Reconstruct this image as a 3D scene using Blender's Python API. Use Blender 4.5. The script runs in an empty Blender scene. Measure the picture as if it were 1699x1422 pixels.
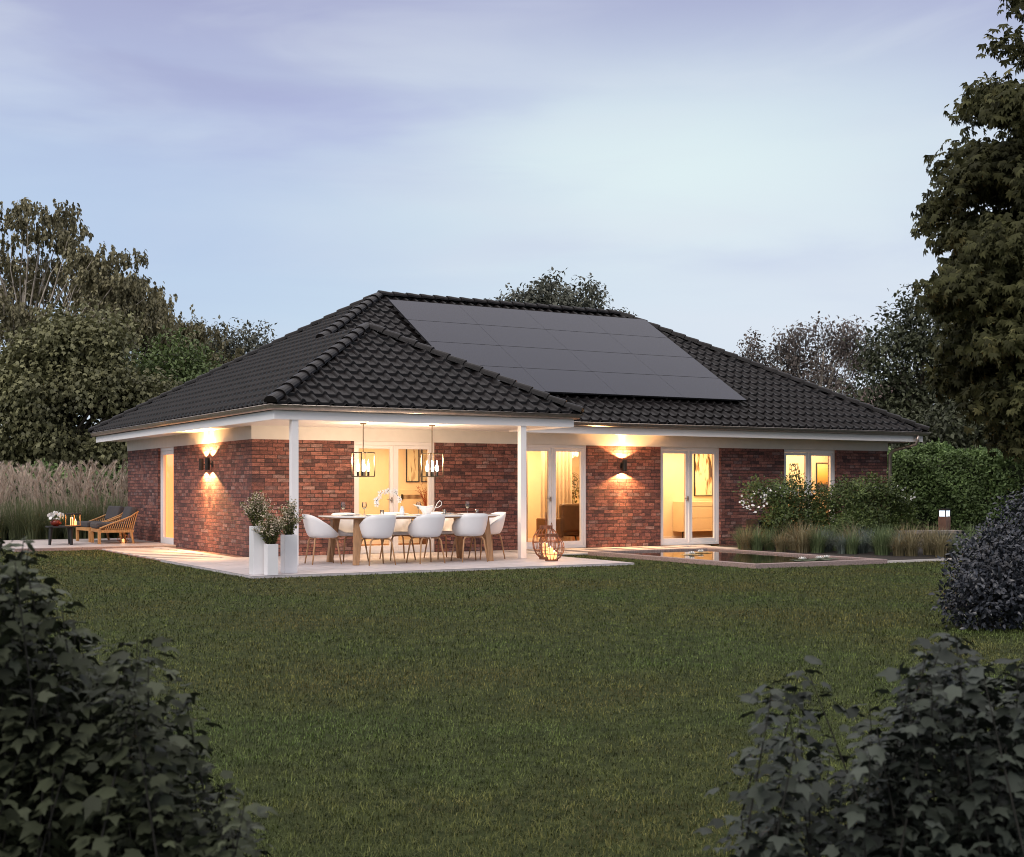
import bpy, bmesh, math, random
import numpy as np
from mathutils import Vector, Matrix
from math import sin, cos, pi, radians, sqrt, atan2
random.seed(7); rng = np.random.default_rng(7)
scene = bpy.context.scene
col = scene.collection

# ------------------------------------------------------------------ frame of the place
CAM = Vector((-7.95, -23.47, 1.3))
def W(r, f, z=0.0):
    """garden axes: r metres to the right and f metres ahead of the standpoint on the lawn"""
    return Vector((CAM.x + r*cos(pi/6) + f*.5, CAM.y - r*.5 + f*cos(pi/6), z))
LAWN = -0.04

# ------------------------------------------------------------------ helpers
def tag(o, label=None, cat=None, group=None, kind=None):
    if label: o['label'] = label
    if cat: o['category'] = cat
    if group: o['group'] = group
    if kind: o['kind'] = kind
    return o
def empty(name, loc=(0,0,0), rz=0, label=None, cat=None, group=None):
    o = bpy.data.objects.new(name, None); col.objects.link(o)
    o.location = loc; o.rotation_euler = (0,0,rz); o.empty_display_size = .1
    return tag(o, label, cat, group)
def copy_tree(o, parent=None):
    c = o.copy(); col.objects.link(c); c.parent = parent
    for ch in list(o.children): copy_tree(ch, c)
    return c

class MB:
    def __init__(s): s.v = []; s.f = []
    def add(s, vs, fs):
        n = len(s.v); s.v += [tuple(p) for p in vs]; s.f += [tuple(i+n for i in f) for f in fs]; return s
    def box(s, x0, x1, y0, y1, z0, z1, m=None):
        vs = [(x0,y0,z0),(x1,y0,z0),(x1,y1,z0),(x0,y1,z0),(x0,y0,z1),(x1,y0,z1),(x1,y1,z1),(x0,y1,z1)]
        if m is not None: vs = [m @ Vector(p) for p in vs]
        return s.add(vs, [(3,2,1,0),(4,5,6,7),(0,1,5,4),(1,2,6,5),(2,3,7,6),(3,0,4,7)])
    def tube(s, pts, rad, n=8, cap=True):
        pts = [Vector(p) for p in pts]
        if not hasattr(rad, '__len__'): rad = [rad]*len(pts)
        vs = []; fs = []; up = None
        for i, p in enumerate(pts):
            a = pts[max(0,i-1)]; b = pts[min(len(pts)-1,i+1)]
            d = (b-a); d = d.normalized() if d.length > 1e-9 else Vector((0,0,1))
            if up is None: up = Vector((0,0,1)) if abs(d.z) < .9 else Vector((1,0,0))
            x = up.cross(d)
            if x.length < 1e-4: x = Vector((1,0,0)).cross(d)
            x.normalize(); y = d.cross(x).normalized(); up = y
            for k in range(n):
                t = 2*pi*k/n; vs.append(p + (x*cos(t)+y*sin(t))*rad[i])
        for i in range(len(pts)-1):
            for k in range(n):
                a = i*n+k; b = i*n+(k+1)%n; fs.append((a,b,b+n,a+n))
        if cap: fs.append(tuple(range(n))[::-1]); fs.append(tuple(range((len(pts)-1)*n, len(pts)*n)))
        return s.add(vs, fs)
    def lathe(s, prof, n=24, c=(0,0,0), cap=True):
        vs = []; fs = []
        for r, z in prof:
            for k in range(n):
                t = 2*pi*k/n; vs.append((c[0]+r*cos(t), c[1]+r*sin(t), c[2]+z))
        for i in range(len(prof)-1):
            for k in range(n):
                a = i*n+k; b = i*n+(k+1)%n; fs.append((a,b,b+n,a+n))
        if cap: fs.append(tuple(range(n))[::-1]); fs.append(tuple(range((len(prof)-1)*n, len(prof)*n)))
        return s.add(vs, fs)
    def build(s, name, mat, parent=None, smooth=False, bevel=0, uv=False, solid=0):
        me = bpy.data.meshes.new(name); me.from_pydata(s.v, [], s.f); me.update()
        if mat: me.materials.append(mat)
        if smooth:
            me.polygons.foreach_set('use_smooth', [True]*len(me.polygons))
        if uv:
            l = me.uv_layers.new(name='UVMap')
            for p in me.polygons:
                nx, ny, nz = abs(p.normal.x), abs(p.normal.y), abs(p.normal.z)
                for li in p.loop_indices:
                    c = me.vertices[me.loops[li].vertex_index].co
                    l.data[li].uv = (c.x, c.y) if nz > max(nx,ny) else ((c.y, c.z) if nx > ny else (c.x, c.z))
        o = bpy.data.objects.new(name, me); col.objects.link(o); o.parent = parent
        if solid:
            m = o.modifiers.new('s','SOLIDIFY'); m.thickness = solid; m.offset = -1
        if bevel:
            m = o.modifiers.new('b','BEVEL'); m.width = bevel; m.segments = 2; m.limit_method = 'ANGLE'; m.angle_limit = radians(40)
        return o

def npmesh(name, V, F, mat, parent=None, smooth=False):
    """V (n,3), F (m,k) all polygons the same size"""
    me = bpy.data.meshes.new(name); n, k = F.shape
    me.vertices.add(len(V)); me.vertices.foreach_set('co', V.astype(np.float32).ravel())
    me.loops.add(n*k); me.loops.foreach_set('vertex_index', F.astype(np.int32).ravel())
    me.polygons.add(n); me.polygons.foreach_set('loop_start', np.arange(0, n*k, k, dtype=np.int32))
    me.polygons.foreach_set('loop_total', np.full(n, k, dtype=np.int32))
    if smooth: me.polygons.foreach_set('use_smooth', np.ones(n, dtype=bool))
    me.update(calc_edges=True); me.validate()
    me.materials.append(mat)
    o = bpy.data.objects.new(name, me); col.objects.link(o); o.parent = parent
    return o
def norm(a): return a/np.maximum(np.linalg.norm(a, axis=-1, keepdims=True), 1e-9)
def leaves(name, tv, tf, P, T, N, S, mat, parent=None, smooth=False):
    """one leaf template at every P, its tip along T, its face along N, size S"""
    tv = np.array(tv, float); tf = np.array(tf, int)
    T = norm(T); X = norm(np.cross(T, N)); Z = np.cross(X, T)
    V = P[:,None,:] + S[:,None,None]*(tv[None,:,0:1]*X[:,None,:] + tv[None,:,1:2]*T[:,None,:] + tv[None,:,2:3]*Z[:,None,:])
    F = tf[None] + (np.arange(len(P))*len(tv))[:,None,None]
    return npmesh(name, V.reshape(-1,3), F.reshape(-1, tf.shape[1]), mat, parent, smooth)

# leaf shapes (tip along +y)
OVATE_V = [(0,0,0),(-.28,.35,.09),(0,.4,0),(.28,.35,.09),(-.2,.72,.03),(0,.75,-.05),(.2,.72,.03),(0,1.05,-.16)]
OVATE_F = [(0,2,1,1),(0,3,2,2),(1,2,5,4),(2,3,6,5),(4,5,7,7),(5,6,7,7)]
OVATE_F = [(0,2,5,1),(0,3,5,2),(1,5,7,4),(5,3,6,7)]
LANCE_V = [(0,0,0),(-.11,.4,.03),(.11,.4,.03),(0,.42,0),(0,1,-.15)]
LANCE_F = [(0,3,4,1),(0,2,4,3)]
IVY_V = [(0,0,0),(0,.5,0),(0,1.05,-.22),(-.16,.55,.07),(-.5,.62,.0),(-.3,.3,.08),(-.46,.02,.02),(-.12,-.06,.03),
         (.16,.55,.07),(.5,.62,.0),(.3,.3,.08),(.46,.02,.02),(.12,-.06,.03)]
IVY_F = [(0,1,3,5),(1,2,3,3),(3,4,5,5),(5,6,7,0),(0,10,8,1),(1,8,2,2),(8,10,9,9),(10,0,12,11)]
IVY_F = [(0,1,3,5),(1,2,3,0),(3,4,5,0),(5,6,7,0),(0,10,8,1)]
def tri(fs):
    out = []
    for f in fs:
        out.append(f[:3])
        if len(f) > 3 and f[3] not in f[:3]: out.append((f[0], f[2], f[3]))
    return out
IVY_V = [(0,0,.02),(0,.5,0),(0,1.05,-.20),(-.22,.62,.06),(-.47,.50,-.02),(-.36,.18,.05),(-.20,-.05,.04),(.22,.62,.06),(.47,.50,-.02),(.36,.18,.05),(.20,-.05,.04)]
IVY_T = [(1,2,3),(1,3,4),(0,1,5),(1,4,5),(0,5,6),(1,7,2),(1,8,7),(0,9,1),(1,9,8),(0,10,9)]
OVATE_T = tri([(0,2,1),(0,3,2),(1,2,5,4),(2,3,6,5),(4,5,7),(5,6,7)])
PALM_V = [(0,0,0)]; PALM_T = []
for a in (-75,-38,0,38,75):
    a = radians(a); L = 1.0 - .25*abs(a)/1.3; d = (sin(a), cos(a)); q = (cos(a), -sin(a)); n = len(PALM_V)
    PALM_V += [(d[0]*.55*L-q[0]*.17, d[1]*.55*L-q[1]*.17, -.05), (d[0]*.6*L, d[1]*.6*L, .03), (d[0]*.55*L+q[0]*.17, d[1]*.55*L+q[1]*.17, -.05), (d[0]*L, d[1]*L, -.25)]
    PALM_T += [(0,n+1,n),(0,n+2,n+1),(n,n+1,n+3),(n+1,n+2,n+3)]

def rdir(n):
    v = rng.normal(size=(n,3)); return norm(v)

# ------------------------------------------------------------------ materials
def newmat(name):
    m = bpy.data.materials.new(name); m.use_nodes = True
    nt = m.node_tree; b = nt.nodes['Principled BSDF']; return m, nt, b
def N(nt, t, **k):
    n = nt.nodes.new(t)
    for a, v in k.items(): setattr(n, a, v)
    return n
def plain(name, c, rough=.6, metal=0, var=.12, scale=6, bump=0, bscale=60, emis=None, es=0, coat=0, spec=.5, trans=0):
    m, nt, b = newmat(name); L = nt.links
    b.inputs['Roughness'].default_value = rough; b.inputs['Metallic'].default_value = metal
    b.inputs['Coat Weight'].default_value = coat; b.inputs['Specular IOR Level'].default_value = spec
    tc = N(nt,'ShaderNodeTexCoord'); no = N(nt,'ShaderNodeTexNoise'); no.inputs['Scale'].default_value = scale; no.inputs['Detail'].default_value = 5
    L.new(tc.outputs['Object'], no.inputs['Vector'])
    r = N(nt,'ShaderNodeValToRGB'); r.color_ramp.elements[0].position = .3; r.color_ramp.elements[1].position = .7
    r.color_ramp.elements[0].color = (*[x*(1-var) for x in c],1); r.color_ramp.elements[1].color = (*[min(1,x*(1+var)) for x in c],1)
    L.new(no.outputs['Fac'], r.inputs['Fac']); L.new(r.outputs['Color'], b.inputs['Base Color'])
    if bump:
        n2 = N(nt,'ShaderNodeTexNoise'); n2.inputs['Scale'].default_value = bscale; n2.inputs['Detail'].default_value = 4
        L.new(tc.outputs['Object'], n2.inputs['Vector'])
        bp = N(nt,'ShaderNodeBump'); bp.inputs['Strength'].default_value = bump; bp.inputs['Distance'].default_value = .01
        L.new(n2.outputs['Fac'], bp.inputs['Height']); L.new(bp.outputs['Normal'], b.inputs['Normal'])
    if emis: b.inputs['Emission Color'].default_value = (*emis,1); b.inputs['Emission Strength'].default_value = es
    return m
def leafmat(name, c1, c2, rough=.55, trans=.25, big=.35, c3=None, spec=.35):
    """colour by leaf (random per island) and by broad patches"""
    m, nt, b = newmat(name); L = nt.links
    g = N(nt,'ShaderNodeNewGeometry'); r = N(nt,'ShaderNodeValToRGB')
    r.color_ramp.elements[0].color = (*c1,1); r.color_ramp.elements[1].color = (*c2,1)
    if c3:
        e = r.color_ramp.elements.new(.93); e.color = (*c2,1); r.color_ramp.elements[2].color = (*c3,1)
    L.new(g.outputs['Random Per Island'], r.inputs['Fac'])
    tc = N(nt,'ShaderNodeTexCoord'); no = N(nt,'ShaderNodeTexNoise'); no.inputs['Scale'].default_value = big; no.inputs['Detail'].default_value = 3
    L.new(tc.outputs['Object'], no.inputs['Vector'])
    mr = N(nt,'ShaderNodeMapRange'); mr.inputs[1].default_value = .3; mr.inputs[2].default_value = .7; mr.inputs[3].default_value = .6; mr.inputs[4].default_value = 1.35
    L.new(no.outputs['Fac'], mr.inputs[0])
    mx = N(nt,'ShaderNodeVectorMath', operation='SCALE'); L.new(r.outputs['Color'], mx.inputs[0]); L.new(mr.outputs[0], mx.inputs['Scale'])
    L.new(mx.outputs[0], b.inputs['Base Color']); b.inputs['Roughness'].default_value = rough; b.inputs['Specular IOR Level'].default_value = spec
    tr = N(nt,'ShaderNodeBsdfTranslucent'); L.new(mx.outputs[0], tr.inputs['Color'])
    ms = N(nt,'ShaderNodeMixShader'); ms.inputs[0].default_value = trans
    L.new(b.outputs[0], ms.inputs[1]); L.new(tr.outputs[0], ms.inputs[2]); L.new(ms.outputs[0], nt.nodes['Material Output'].inputs['Surface'])
    return m

def brickmat():
    m, nt, b = newmat('brick'); L = nt.links
    uv = N(nt,'ShaderNodeUVMap'); uv.uv_map = 'UVMap'
    def br(w, h, off, sq, sqf, seed):
        t = N(nt,'ShaderNodeTexBrick'); t.offset = off; t.squash = sq; t.squash_frequency = sqf; t.offset_frequency = 2
        t.inputs['Scale'].default_value = 1; t.inputs['Mortar Size'].default_value = .0058; t.inputs['Mortar Smooth'].default_value = .25
        t.inputs['Brick Width'].default_value = w; t.inputs['Row Height'].default_value = h; t.inputs['Bias'].default_value = 0
        t.inputs['Color1'].default_value = (0,0,0,1); t.inputs['Color2'].default_value = (1,1,1,1); t.inputs['Mortar'].default_value = (.5,.5,.5,1)
        L.new(uv.outputs[0], t.inputs['Vector']); return t
    t = br(.25, .0735, .37, .62, 3, 0)
    ramp = N(nt,'ShaderNodeValToRGB'); cr = ramp.color_ramp
    cols = [(0,(.075,.036,.036)),(.12,(.13,.054,.050)),(.4,(.205,.078,.062)),(.62,(.255,.100,.078)),(.8,(.31,.132,.102)),(.93,(.18,.108,.104)),(1,(.33,.19,.165))]
    cr.elements[0].position = 0; cr.elements[0].color = (*cols[0][1],1); cr.elements[1].position = 1; cr.elements[1].color = (*cols[-1][1],1)
    for p, c in cols[1:-1]: e = cr.elements.new(p); e.color = (*c,1)
    L.new(t.outputs['Color'], ramp.inputs['Fac'])
    # burnt patches and soot within bricks
    n1 = N(nt,'ShaderNodeTexNoise'); n1.inputs['Scale'].default_value = 9; n1.inputs['Detail'].default_value = 8; n1.inputs['Roughness'].default_value = .7
    mp = N(nt,'ShaderNodeMapping'); mp.inputs['Scale'].default_value = (1,2.2,1); L.new(uv.outputs[0], mp.inputs[0]); L.new(mp.outputs[0], n1.inputs['Vector'])
    r1 = N(nt,'ShaderNodeMapRange'); r1.inputs[1].default_value = .36; r1.inputs[2].default_value = .56; r1.inputs[3].default_value = .42; r1.inputs[4].default_value = 1.12
    L.new(n1.outputs['Fac'], r1.inputs[0])
    n2 = N(nt,'ShaderNodeTexNoise'); n2.inputs['Scale'].default_value = 55; n2.inputs['Detail'].default_value = 6; L.new(uv.outputs[0], n2.inputs['Vector'])
    r2 = N(nt,'ShaderNodeMapRange'); r2.inputs[1].default_value = .3; r2.inputs[2].default_value = .7; r2.inputs[3].default_value = .7; r2.inputs[4].default_value = 1.3
    L.new(n2.outputs['Fac'], r2.inputs[0])
    mu = N(nt,'ShaderNodeMath', operation='MULTIPLY'); L.new(r1.outputs[0], mu.inputs[0]); L.new(r2.outputs[0], mu.inputs[1])
    sc = N(nt,'ShaderNodeVectorMath', operation='SCALE'); L.new(ramp.outputs[0], sc.inputs[0]); L.new(mu.outputs[0], sc.inputs['Scale'])
    mx = N(nt,'ShaderNodeMix', data_type='RGBA'); mx.inputs[7].default_value = (.028,.02,.02,1)
    L.new(t.outputs['Fac'], mx.inputs[0]); L.new(sc.outputs[0], mx.inputs[6])
    L.new(mx.outputs[2], b.inputs['Base Color']); b.inputs['Roughness'].default_value = .82
    inv = N(nt,'ShaderNodeMath', operation='MULTIPLY_ADD'); inv.inputs[1].default_value = -1; inv.inputs[2].default_value = 1; L.new(t.outputs['Fac'], inv.inputs[0])
    ad = N(nt,'ShaderNodeMath', operation='MULTIPLY_ADD'); ad.inputs[1].default_value = .35; L.new(n2.outputs['Fac'], ad.inputs[0]); L.new(inv.outputs[0], ad.inputs[2])
    bp = N(nt,'ShaderNodeBump'); bp.inputs['Strength'].default_value = .9; bp.inputs['Distance'].default_value = .008
    L.new(ad.outputs[0], bp.inputs['Height']); L.new(bp.outputs[0], b.inputs['Normal'])
    return m
def glassmat(name, tint=(1,1,1), refl=1.0):
    m, nt, b = newmat(name); L = nt.links; nt.nodes.remove(b)
    t = N(nt,'ShaderNodeBsdfTransparent'); t.inputs[0].default_value = (*tint,1)
    g = N(nt,'ShaderNodeBsdfGlossy'); g.inputs['Roughness'].default_value = .02
    f = N(nt,'ShaderNodeFresnel'); f.inputs[0].default_value = 1.5
    mm = N(nt,'ShaderNodeMath', operation='MULTIPLY'); mm.inputs[1].default_value = refl; L.new(f.outputs[0], mm.inputs[0])
    ms = N(nt,'ShaderNodeMixShader'); L.new(mm.outputs[0], ms.inputs[0]); L.new(t.outputs[0], ms.inputs[1]); L.new(g.outputs[0], ms.inputs[2])
    L.new(ms.outputs[0], nt.nodes['Material Output'].inputs['Surface']); return m
def woodmat(name, c, scale=8):
    m, nt, b = newmat(name); L = nt.links
    tc = N(nt,'ShaderNodeTexCoord'); mp = N(nt,'ShaderNodeMapping'); mp.inputs['Scale'].default_value = (1,1,.12)
    L.new(tc.outputs['Object'], mp.inputs[0])
    n = N(nt,'ShaderNodeTexNoise'); n.inputs['Scale'].default_value = scale*5; n.inputs['Detail'].default_value = 6; L.new(mp.outputs[0], n.inputs['Vector'])
    r = N(nt,'ShaderNodeValToRGB'); r.color_ramp.elements[0].position = .3; r.color_ramp.elements[1].position = .7
    r.color_ramp.elements[0].color = (*[x*.6 for x in c],1); r.color_ramp.elements[1].color = (*c,1)
    L.new(n.outputs['Fac'], r.inputs[0]); L.new(r.outputs[0], b.inputs['Base Color']); b.inputs['Roughness'].default_value = .5
    return m
def slabmat(name, c, w, h, joint=.006, jc=.3, off=0.0):
    m, nt, b = newmat(name); L = nt.links
    uv = N(nt,'ShaderNodeUVMap'); uv.uv_map = 'UVMap'
    t = N(nt,'ShaderNodeTexBrick'); t.offset = off; t.inputs['Scale'].default_value = 1; t.inputs['Mortar Size'].default_value = joint
    t.inputs['Brick Width'].default_value = w; t.inputs['Row Height'].default_value = h
    t.inputs['Color1'].default_value = (*[x*.92 for x in c],1); t.inputs['Color2'].default_value = (*[x*1.06 for x in c],1); t.inputs['Mortar'].default_value = (*[x*jc for x in c],1)
    L.new(uv.outputs[0], t.inputs['Vector'])
    n = N(nt,'ShaderNodeTexNoise'); n.inputs['Scale'].default_value = 3; n.inputs['Detail'].default_value = 9; n.inputs['Roughness'].default_value = .7; L.new(uv.outputs[0], n.inputs['Vector'])
    r = N(nt,'ShaderNodeMapRange'); r.inputs[1].default_value = .3; r.inputs[2].default_value = .7; r.inputs[3].default_value = .8; r.inputs[4].default_value = 1.12; L.new(n.outputs['Fac'], r.inputs[0])
    sc = N(nt,'ShaderNodeVectorMath', operation='SCALE'); L.new(t.outputs['Color'], sc.inputs[0]); L.new(r.outputs[0], sc.inputs['Scale'])
    L.new(sc.outputs[0], b.inputs['Base Color']); b.inputs['Roughness'].default_value = .55
    return m

M = {}
M['brick'] = brickmat()
M['plaster'] = plain('white_plaster', (.72,.69,.66), .8, var=.03, bump=.15, bscale=90)
M['white'] = plain('white_paint', (.86,.82,.81), .35, var=.02, scale=3)
M['frame'] = plain('white_frame', (.86,.82,.82), .3, var=.02)
M['tile'] = plain('roof_tile', (.0085,.0070,.0072), .42, var=.6, scale=3.5, bump=.35, bscale=25, spec=.20)
M['gutter'] = plain('zinc', (.42,.36,.32), .38, metal=.75, var=.15, scale=12)
M['glass'] = glassmat('window_glass', (.97,.97,.95), .8)
M['wineglass'] = glassmat('wine_glass', (.93,.95,.97), 2.2)
M['room'] = plain('room_wall', (.82,.67,.47), .8, var=.03)
M['roomfloor'] = woodmat('room_floor', (.38,.16,.06), 3)
M['ceiling'] = plain('room_ceiling', (.85,.78,.65), .8, var=.02)
M['curtain'] = plain('curtain', (.78,.60,.42), .9, var=.05)
M['drape'] = plain('grey_curtain', (.42,.33,.28), .9, var=.08)
M['orange'] = plain('orange_blind', (.75,.36,.12), .8, var=.05, emis=(1,.40,.13), es=1.6)  # emission stands in for room light shining through the blind
M['black'] = plain('black_metal', (.018,.017,.017), .45, metal=.3, var=.2)
M['bronze'] = plain('rusty_metal', (.20,.085,.05), .6, metal=.5, var=.35, scale=20)
M['brass'] = plain('aged_brass', (.16,.12,.08), .4, metal=.8, var=.2)
M['shell'] = plain('white_plastic', (.80,.79,.80), .35, var=.015)
M['cushion'] = plain('grey_cushion', (.10,.09,.085), .95, var=.1, bump=.2, bscale=200)
M['darkcushion'] = plain('charcoal_cushion', (.055,.05,.052), .95, var=.12, bump=.25, bscale=150)
M['oak'] = woodmat('oak_wood', (.50,.27,.13))
M['teak'] = woodmat('teak_wood', (.60,.30,.11))
M['brownwood'] = woodmat('brown_wood', (.22,.11,.06))
M['terrace'] = slabmat('terrace_slabs', (.50,.455,.46), 1.2, .8, .006, .45, .5)
M['deck'] = slabmat('deck_slabs', (.50,.44,.42), 1.0, .8)
M['path'] = plain('path_slab', (.55,.50,.47), .6, var=.08, scale=4)
M['gravel'] = plain('red_gravel', (.17,.10,.085), .95, var=.5, scale=60, bump=1, bscale=80)
M['pondkerb'] = plain('granite_kerb', (.27,.20,.185), .7, var=.35, scale=55, bump=.2)
M['basin'] = plain('pond_basin', (.03,.03,.02), .9)
M['planter'] = plain('white_planter', (.80,.78,.79), .3, var=.015)
M['soil'] = plain('soil', (.02,.014,.01), .95, var=.4, scale=40)
M['bark'] = plain('bark', (.09,.07,.055), .95, var=.35, scale=9, bump=.6, bscale=30)
M['birch'] = plain('pale_bark', (.40,.35,.29), .9, var=.4, scale=5, bump=.4, bscale=20)
M['stem'] = plain('green_stem', (.03,.026,.014), .8)
M['darkstem'] = plain('dark_stem', (.012,.011,.008), .9)
M['petal'] = plain('white_petal', (.85,.84,.82), .6, var=.05)
M['darkcentre'] = plain('flower_centre', (.05,.045,.01), .8)
M['candle'] = plain('wax_candle', (.75,.5,.3), .5, emis=(1,.45,.14), es=1.6)
M['flame'] = plain('flame', (1,.8,.5), .5, emis=(1,.78,.42), es=14)
M['bulb'] = plain('candle_bulb', (1,.9,.75), .4, emis=(1,.88,.68), es=7)
M['ceramic'] = plain('white_ceramic', (.82,.81,.80), .2, var=.01, coat=.4)
M['redbowl'] = plain('red_bowl', (.22,.03,.015), .25, var=.2)
M['blueglass'] = plain('pale_blue_glass', (.62,.70,.78), .15, var=.03)
M['panel'] = None
M['coldlamp'] = plain('cold_lamp', (.8,.9,1), .3, emis=(.72,.85,1), es=1.6)
M['stone'] = plain('grey_stone', (.22,.19,.17), .85, var=.3, scale=18, bump=.4)
M['farwall'] = None

def panelmat():
    m, nt, b = newmat('solar_glass'); L = nt.links
    tc = N(nt,'ShaderNodeTexCoord'); n = N(nt,'ShaderNodeTexNoise'); n.inputs['Scale'].default_value = .5; L.new(tc.outputs['Object'], n.inputs['Vector'])
    r = N(nt,'ShaderNodeValToRGB'); r.color_ramp.elements[0].color = (.009,.011,.024,1); r.color_ramp.elements[1].color = (.015,.018,.036,1)
    L.new(n.outputs['Fac'], r.inputs[0]); L.new(r.outputs[0], b.inputs['Base Color'])
    b.inputs['Specular Tint'].default_value = (.78,.86,1,1); b.inputs['Roughness'].default_value = .22; b.inputs['Specular IOR Level'].default_value = .16
    return m
M['panel'] = panelmat()

# ------------------------------------------------------------------ world, sun, camera
world = bpy.data.worlds.new("World"); scene.world = world; world.use_nodes = True
nt = world.node_tree; L = nt.links; bg = nt.nodes['Background']
tc = N(nt,'ShaderNodeTexCoord'); sep = N(nt,'ShaderNodeSeparateXYZ'); L.new(tc.outputs['Generated'], sep.inputs[0])
ramp = N(nt,'ShaderNodeValToRGB'); cr = ramp.color_ramp
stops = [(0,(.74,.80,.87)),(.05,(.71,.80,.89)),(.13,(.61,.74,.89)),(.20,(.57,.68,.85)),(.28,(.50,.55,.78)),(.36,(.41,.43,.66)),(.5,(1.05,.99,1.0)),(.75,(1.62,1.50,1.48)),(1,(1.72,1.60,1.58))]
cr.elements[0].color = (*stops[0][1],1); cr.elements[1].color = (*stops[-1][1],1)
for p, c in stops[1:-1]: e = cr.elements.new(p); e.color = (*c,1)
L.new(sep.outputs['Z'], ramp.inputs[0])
def cloud(scale, mapscale, loc, lo, hi, detail=5, rough=.5, dist=.6):
    mp = N(nt,'ShaderNodeMapping'); mp.inputs['Scale'].default_value = mapscale; mp.inputs['Location'].default_value = loc
    L.new(tc.outputs['Generated'], mp.inputs[0])
    n = N(nt,'ShaderNodeTexNoise'); n.inputs['Scale'].default_value = scale; n.inputs['Detail'].default_value = detail; n.inputs['Roughness'].default_value = rough; n.inputs['Distortion'].default_value = dist
    L.new(mp.outputs[0], n.inputs['Vector'])
    r = N(nt,'ShaderNodeMapRange'); r.interpolation_type = 'SMOOTHSTEP'; r.inputs[1].default_value = lo; r.inputs[2].default_value = hi; L.new(n.outputs['Fac'], r.inputs[0]); return r.outputs[0]
def blob(az_r, el, wa, we, lo=0., hi=1.):
    """soft patch of sky around a direction, r/f lateral slope and elevation slope"""
    d = W(az_r, 1) - W(0,0); d = (Vector((d.x, d.y, 0)) + Vector((0,0,el))).normalized()
    rt = Vector((cos(pi/6), -.5, 0))
    sub = N(nt,'ShaderNodeVectorMath', operation='SUBTRACT'); L.new(tc.outputs['Generated'], sub.inputs[0]); sub.inputs[1].default_value = d
    dr = N(nt,'ShaderNodeVectorMath', operation='DOT_PRODUCT'); L.new(sub.outputs[0], dr.inputs[0]); dr.inputs[1].default_value = rt/wa
    sz = N(nt,'ShaderNodeSeparateXYZ'); L.new(sub.outputs[0], sz.inputs[0])
    mz = N(nt,'ShaderNodeMath', operation='MULTIPLY'); mz.inputs[1].default_value = 1/we; L.new(sz.outputs['Z'], mz.inputs[0])
    cb = N(nt,'ShaderNodeCombineXYZ'); L.new(dr.outputs['Value'], cb.inputs[0]); L.new(mz.outputs[0], cb.inputs[1])
    ln = N(nt,'ShaderNodeVectorMath', operation='LENGTH'); L.new(cb.outputs[0], ln.inputs[0])
    r = N(nt,'ShaderNodeMapRange'); r.interpolation_type = 'SMOOTHSTEP'; r.inputs[1].default_value = 0; r.inputs[2].default_value = 1; r.inputs[3].default_value = 1; r.inputs[4].default_value = 0
    L.new(ln.outputs['Value'], r.inputs[0]); return r.outputs[0]
def mul(a, b):
    m = N(nt,'ShaderNodeMath', operation='MULTIPLY', use_clamp=True)
    for i, x in enumerate((a,b)):
        if isinstance(x, (int,float)): m.inputs[i].default_value = x
        else: L.new(x, m.inputs[i])
    return m.outputs[0]
def mix(fac, a, c):
    m = N(nt,'ShaderNodeMix', data_type='RGBA'); L.new(fac, m.inputs[0]); L.new(a, m.inputs[6]); m.inputs[7].default_value = (*c,1); return m.outputs[2]
nis = N(nt,'ShaderNodeTexSky'); nis.sky_type = 'NISHITA'; nis.sun_disc = False; nis.sun_elevation = radians(24); nis.sun_rotation = radians(235)
ns = N(nt,'ShaderNodeVectorMath', operation='SCALE'); L.new(nis.outputs[0], ns.inputs[0]); ns.inputs['Scale'].default_value = .09
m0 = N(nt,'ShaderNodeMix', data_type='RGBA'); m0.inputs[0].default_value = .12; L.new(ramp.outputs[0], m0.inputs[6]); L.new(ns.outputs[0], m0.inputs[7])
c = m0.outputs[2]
wisp = cloud(3.2, (1,1,5.5), (3.1,1.7,.4), .40, .68)
wisp2 = cloud(3.4, (1,1,5), (1.3,4.2,2.2), .38, .72, 5, .5, .3)
c = mix(mul(blob(.12,.24,.45,.14), .9), c, (.76,.90,.91))
c = mix(mul(wisp, .42), c, (.70,.77,.86))
c = mix(mul(mul(blob(-.13,.275,.30,.06), .8), wisp2), c, (.40,.44,.72))
c = mix(mul(blob(-.13,.268,.17,.035), .30), c, (.42,.46,.74))
c = mix(mul(blob(-.36,.20,.34,.16), .55), c, (.47,.62,.85))
c = mix(mul(blob(.27,.13,.42,.16), .6), c, (.77,.82,.90))
c = mix(mul(mul(blob(-.38,.36,.35,.10), .8), wisp2), c, (.31,.31,.52))
c = mix(mul(mul(blob(.22,.19,.30,.03), .6), wisp2), c, (.50,.56,.80))
c = mix(mul(wisp2, .12), c, (.38,.42,.72))
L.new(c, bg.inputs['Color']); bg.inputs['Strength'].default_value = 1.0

sd = bpy.data.lights.new('sun', 'SUN'); sd.energy = 1.6; sd.angle = radians(25); sd.color = (1.0,.93,.86)
so = bpy.data.objects.new('sun', sd); col.objects.link(so); so.rotation_euler = (radians(52), 0, radians(-58)); tag(so, kind='helper')

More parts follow.
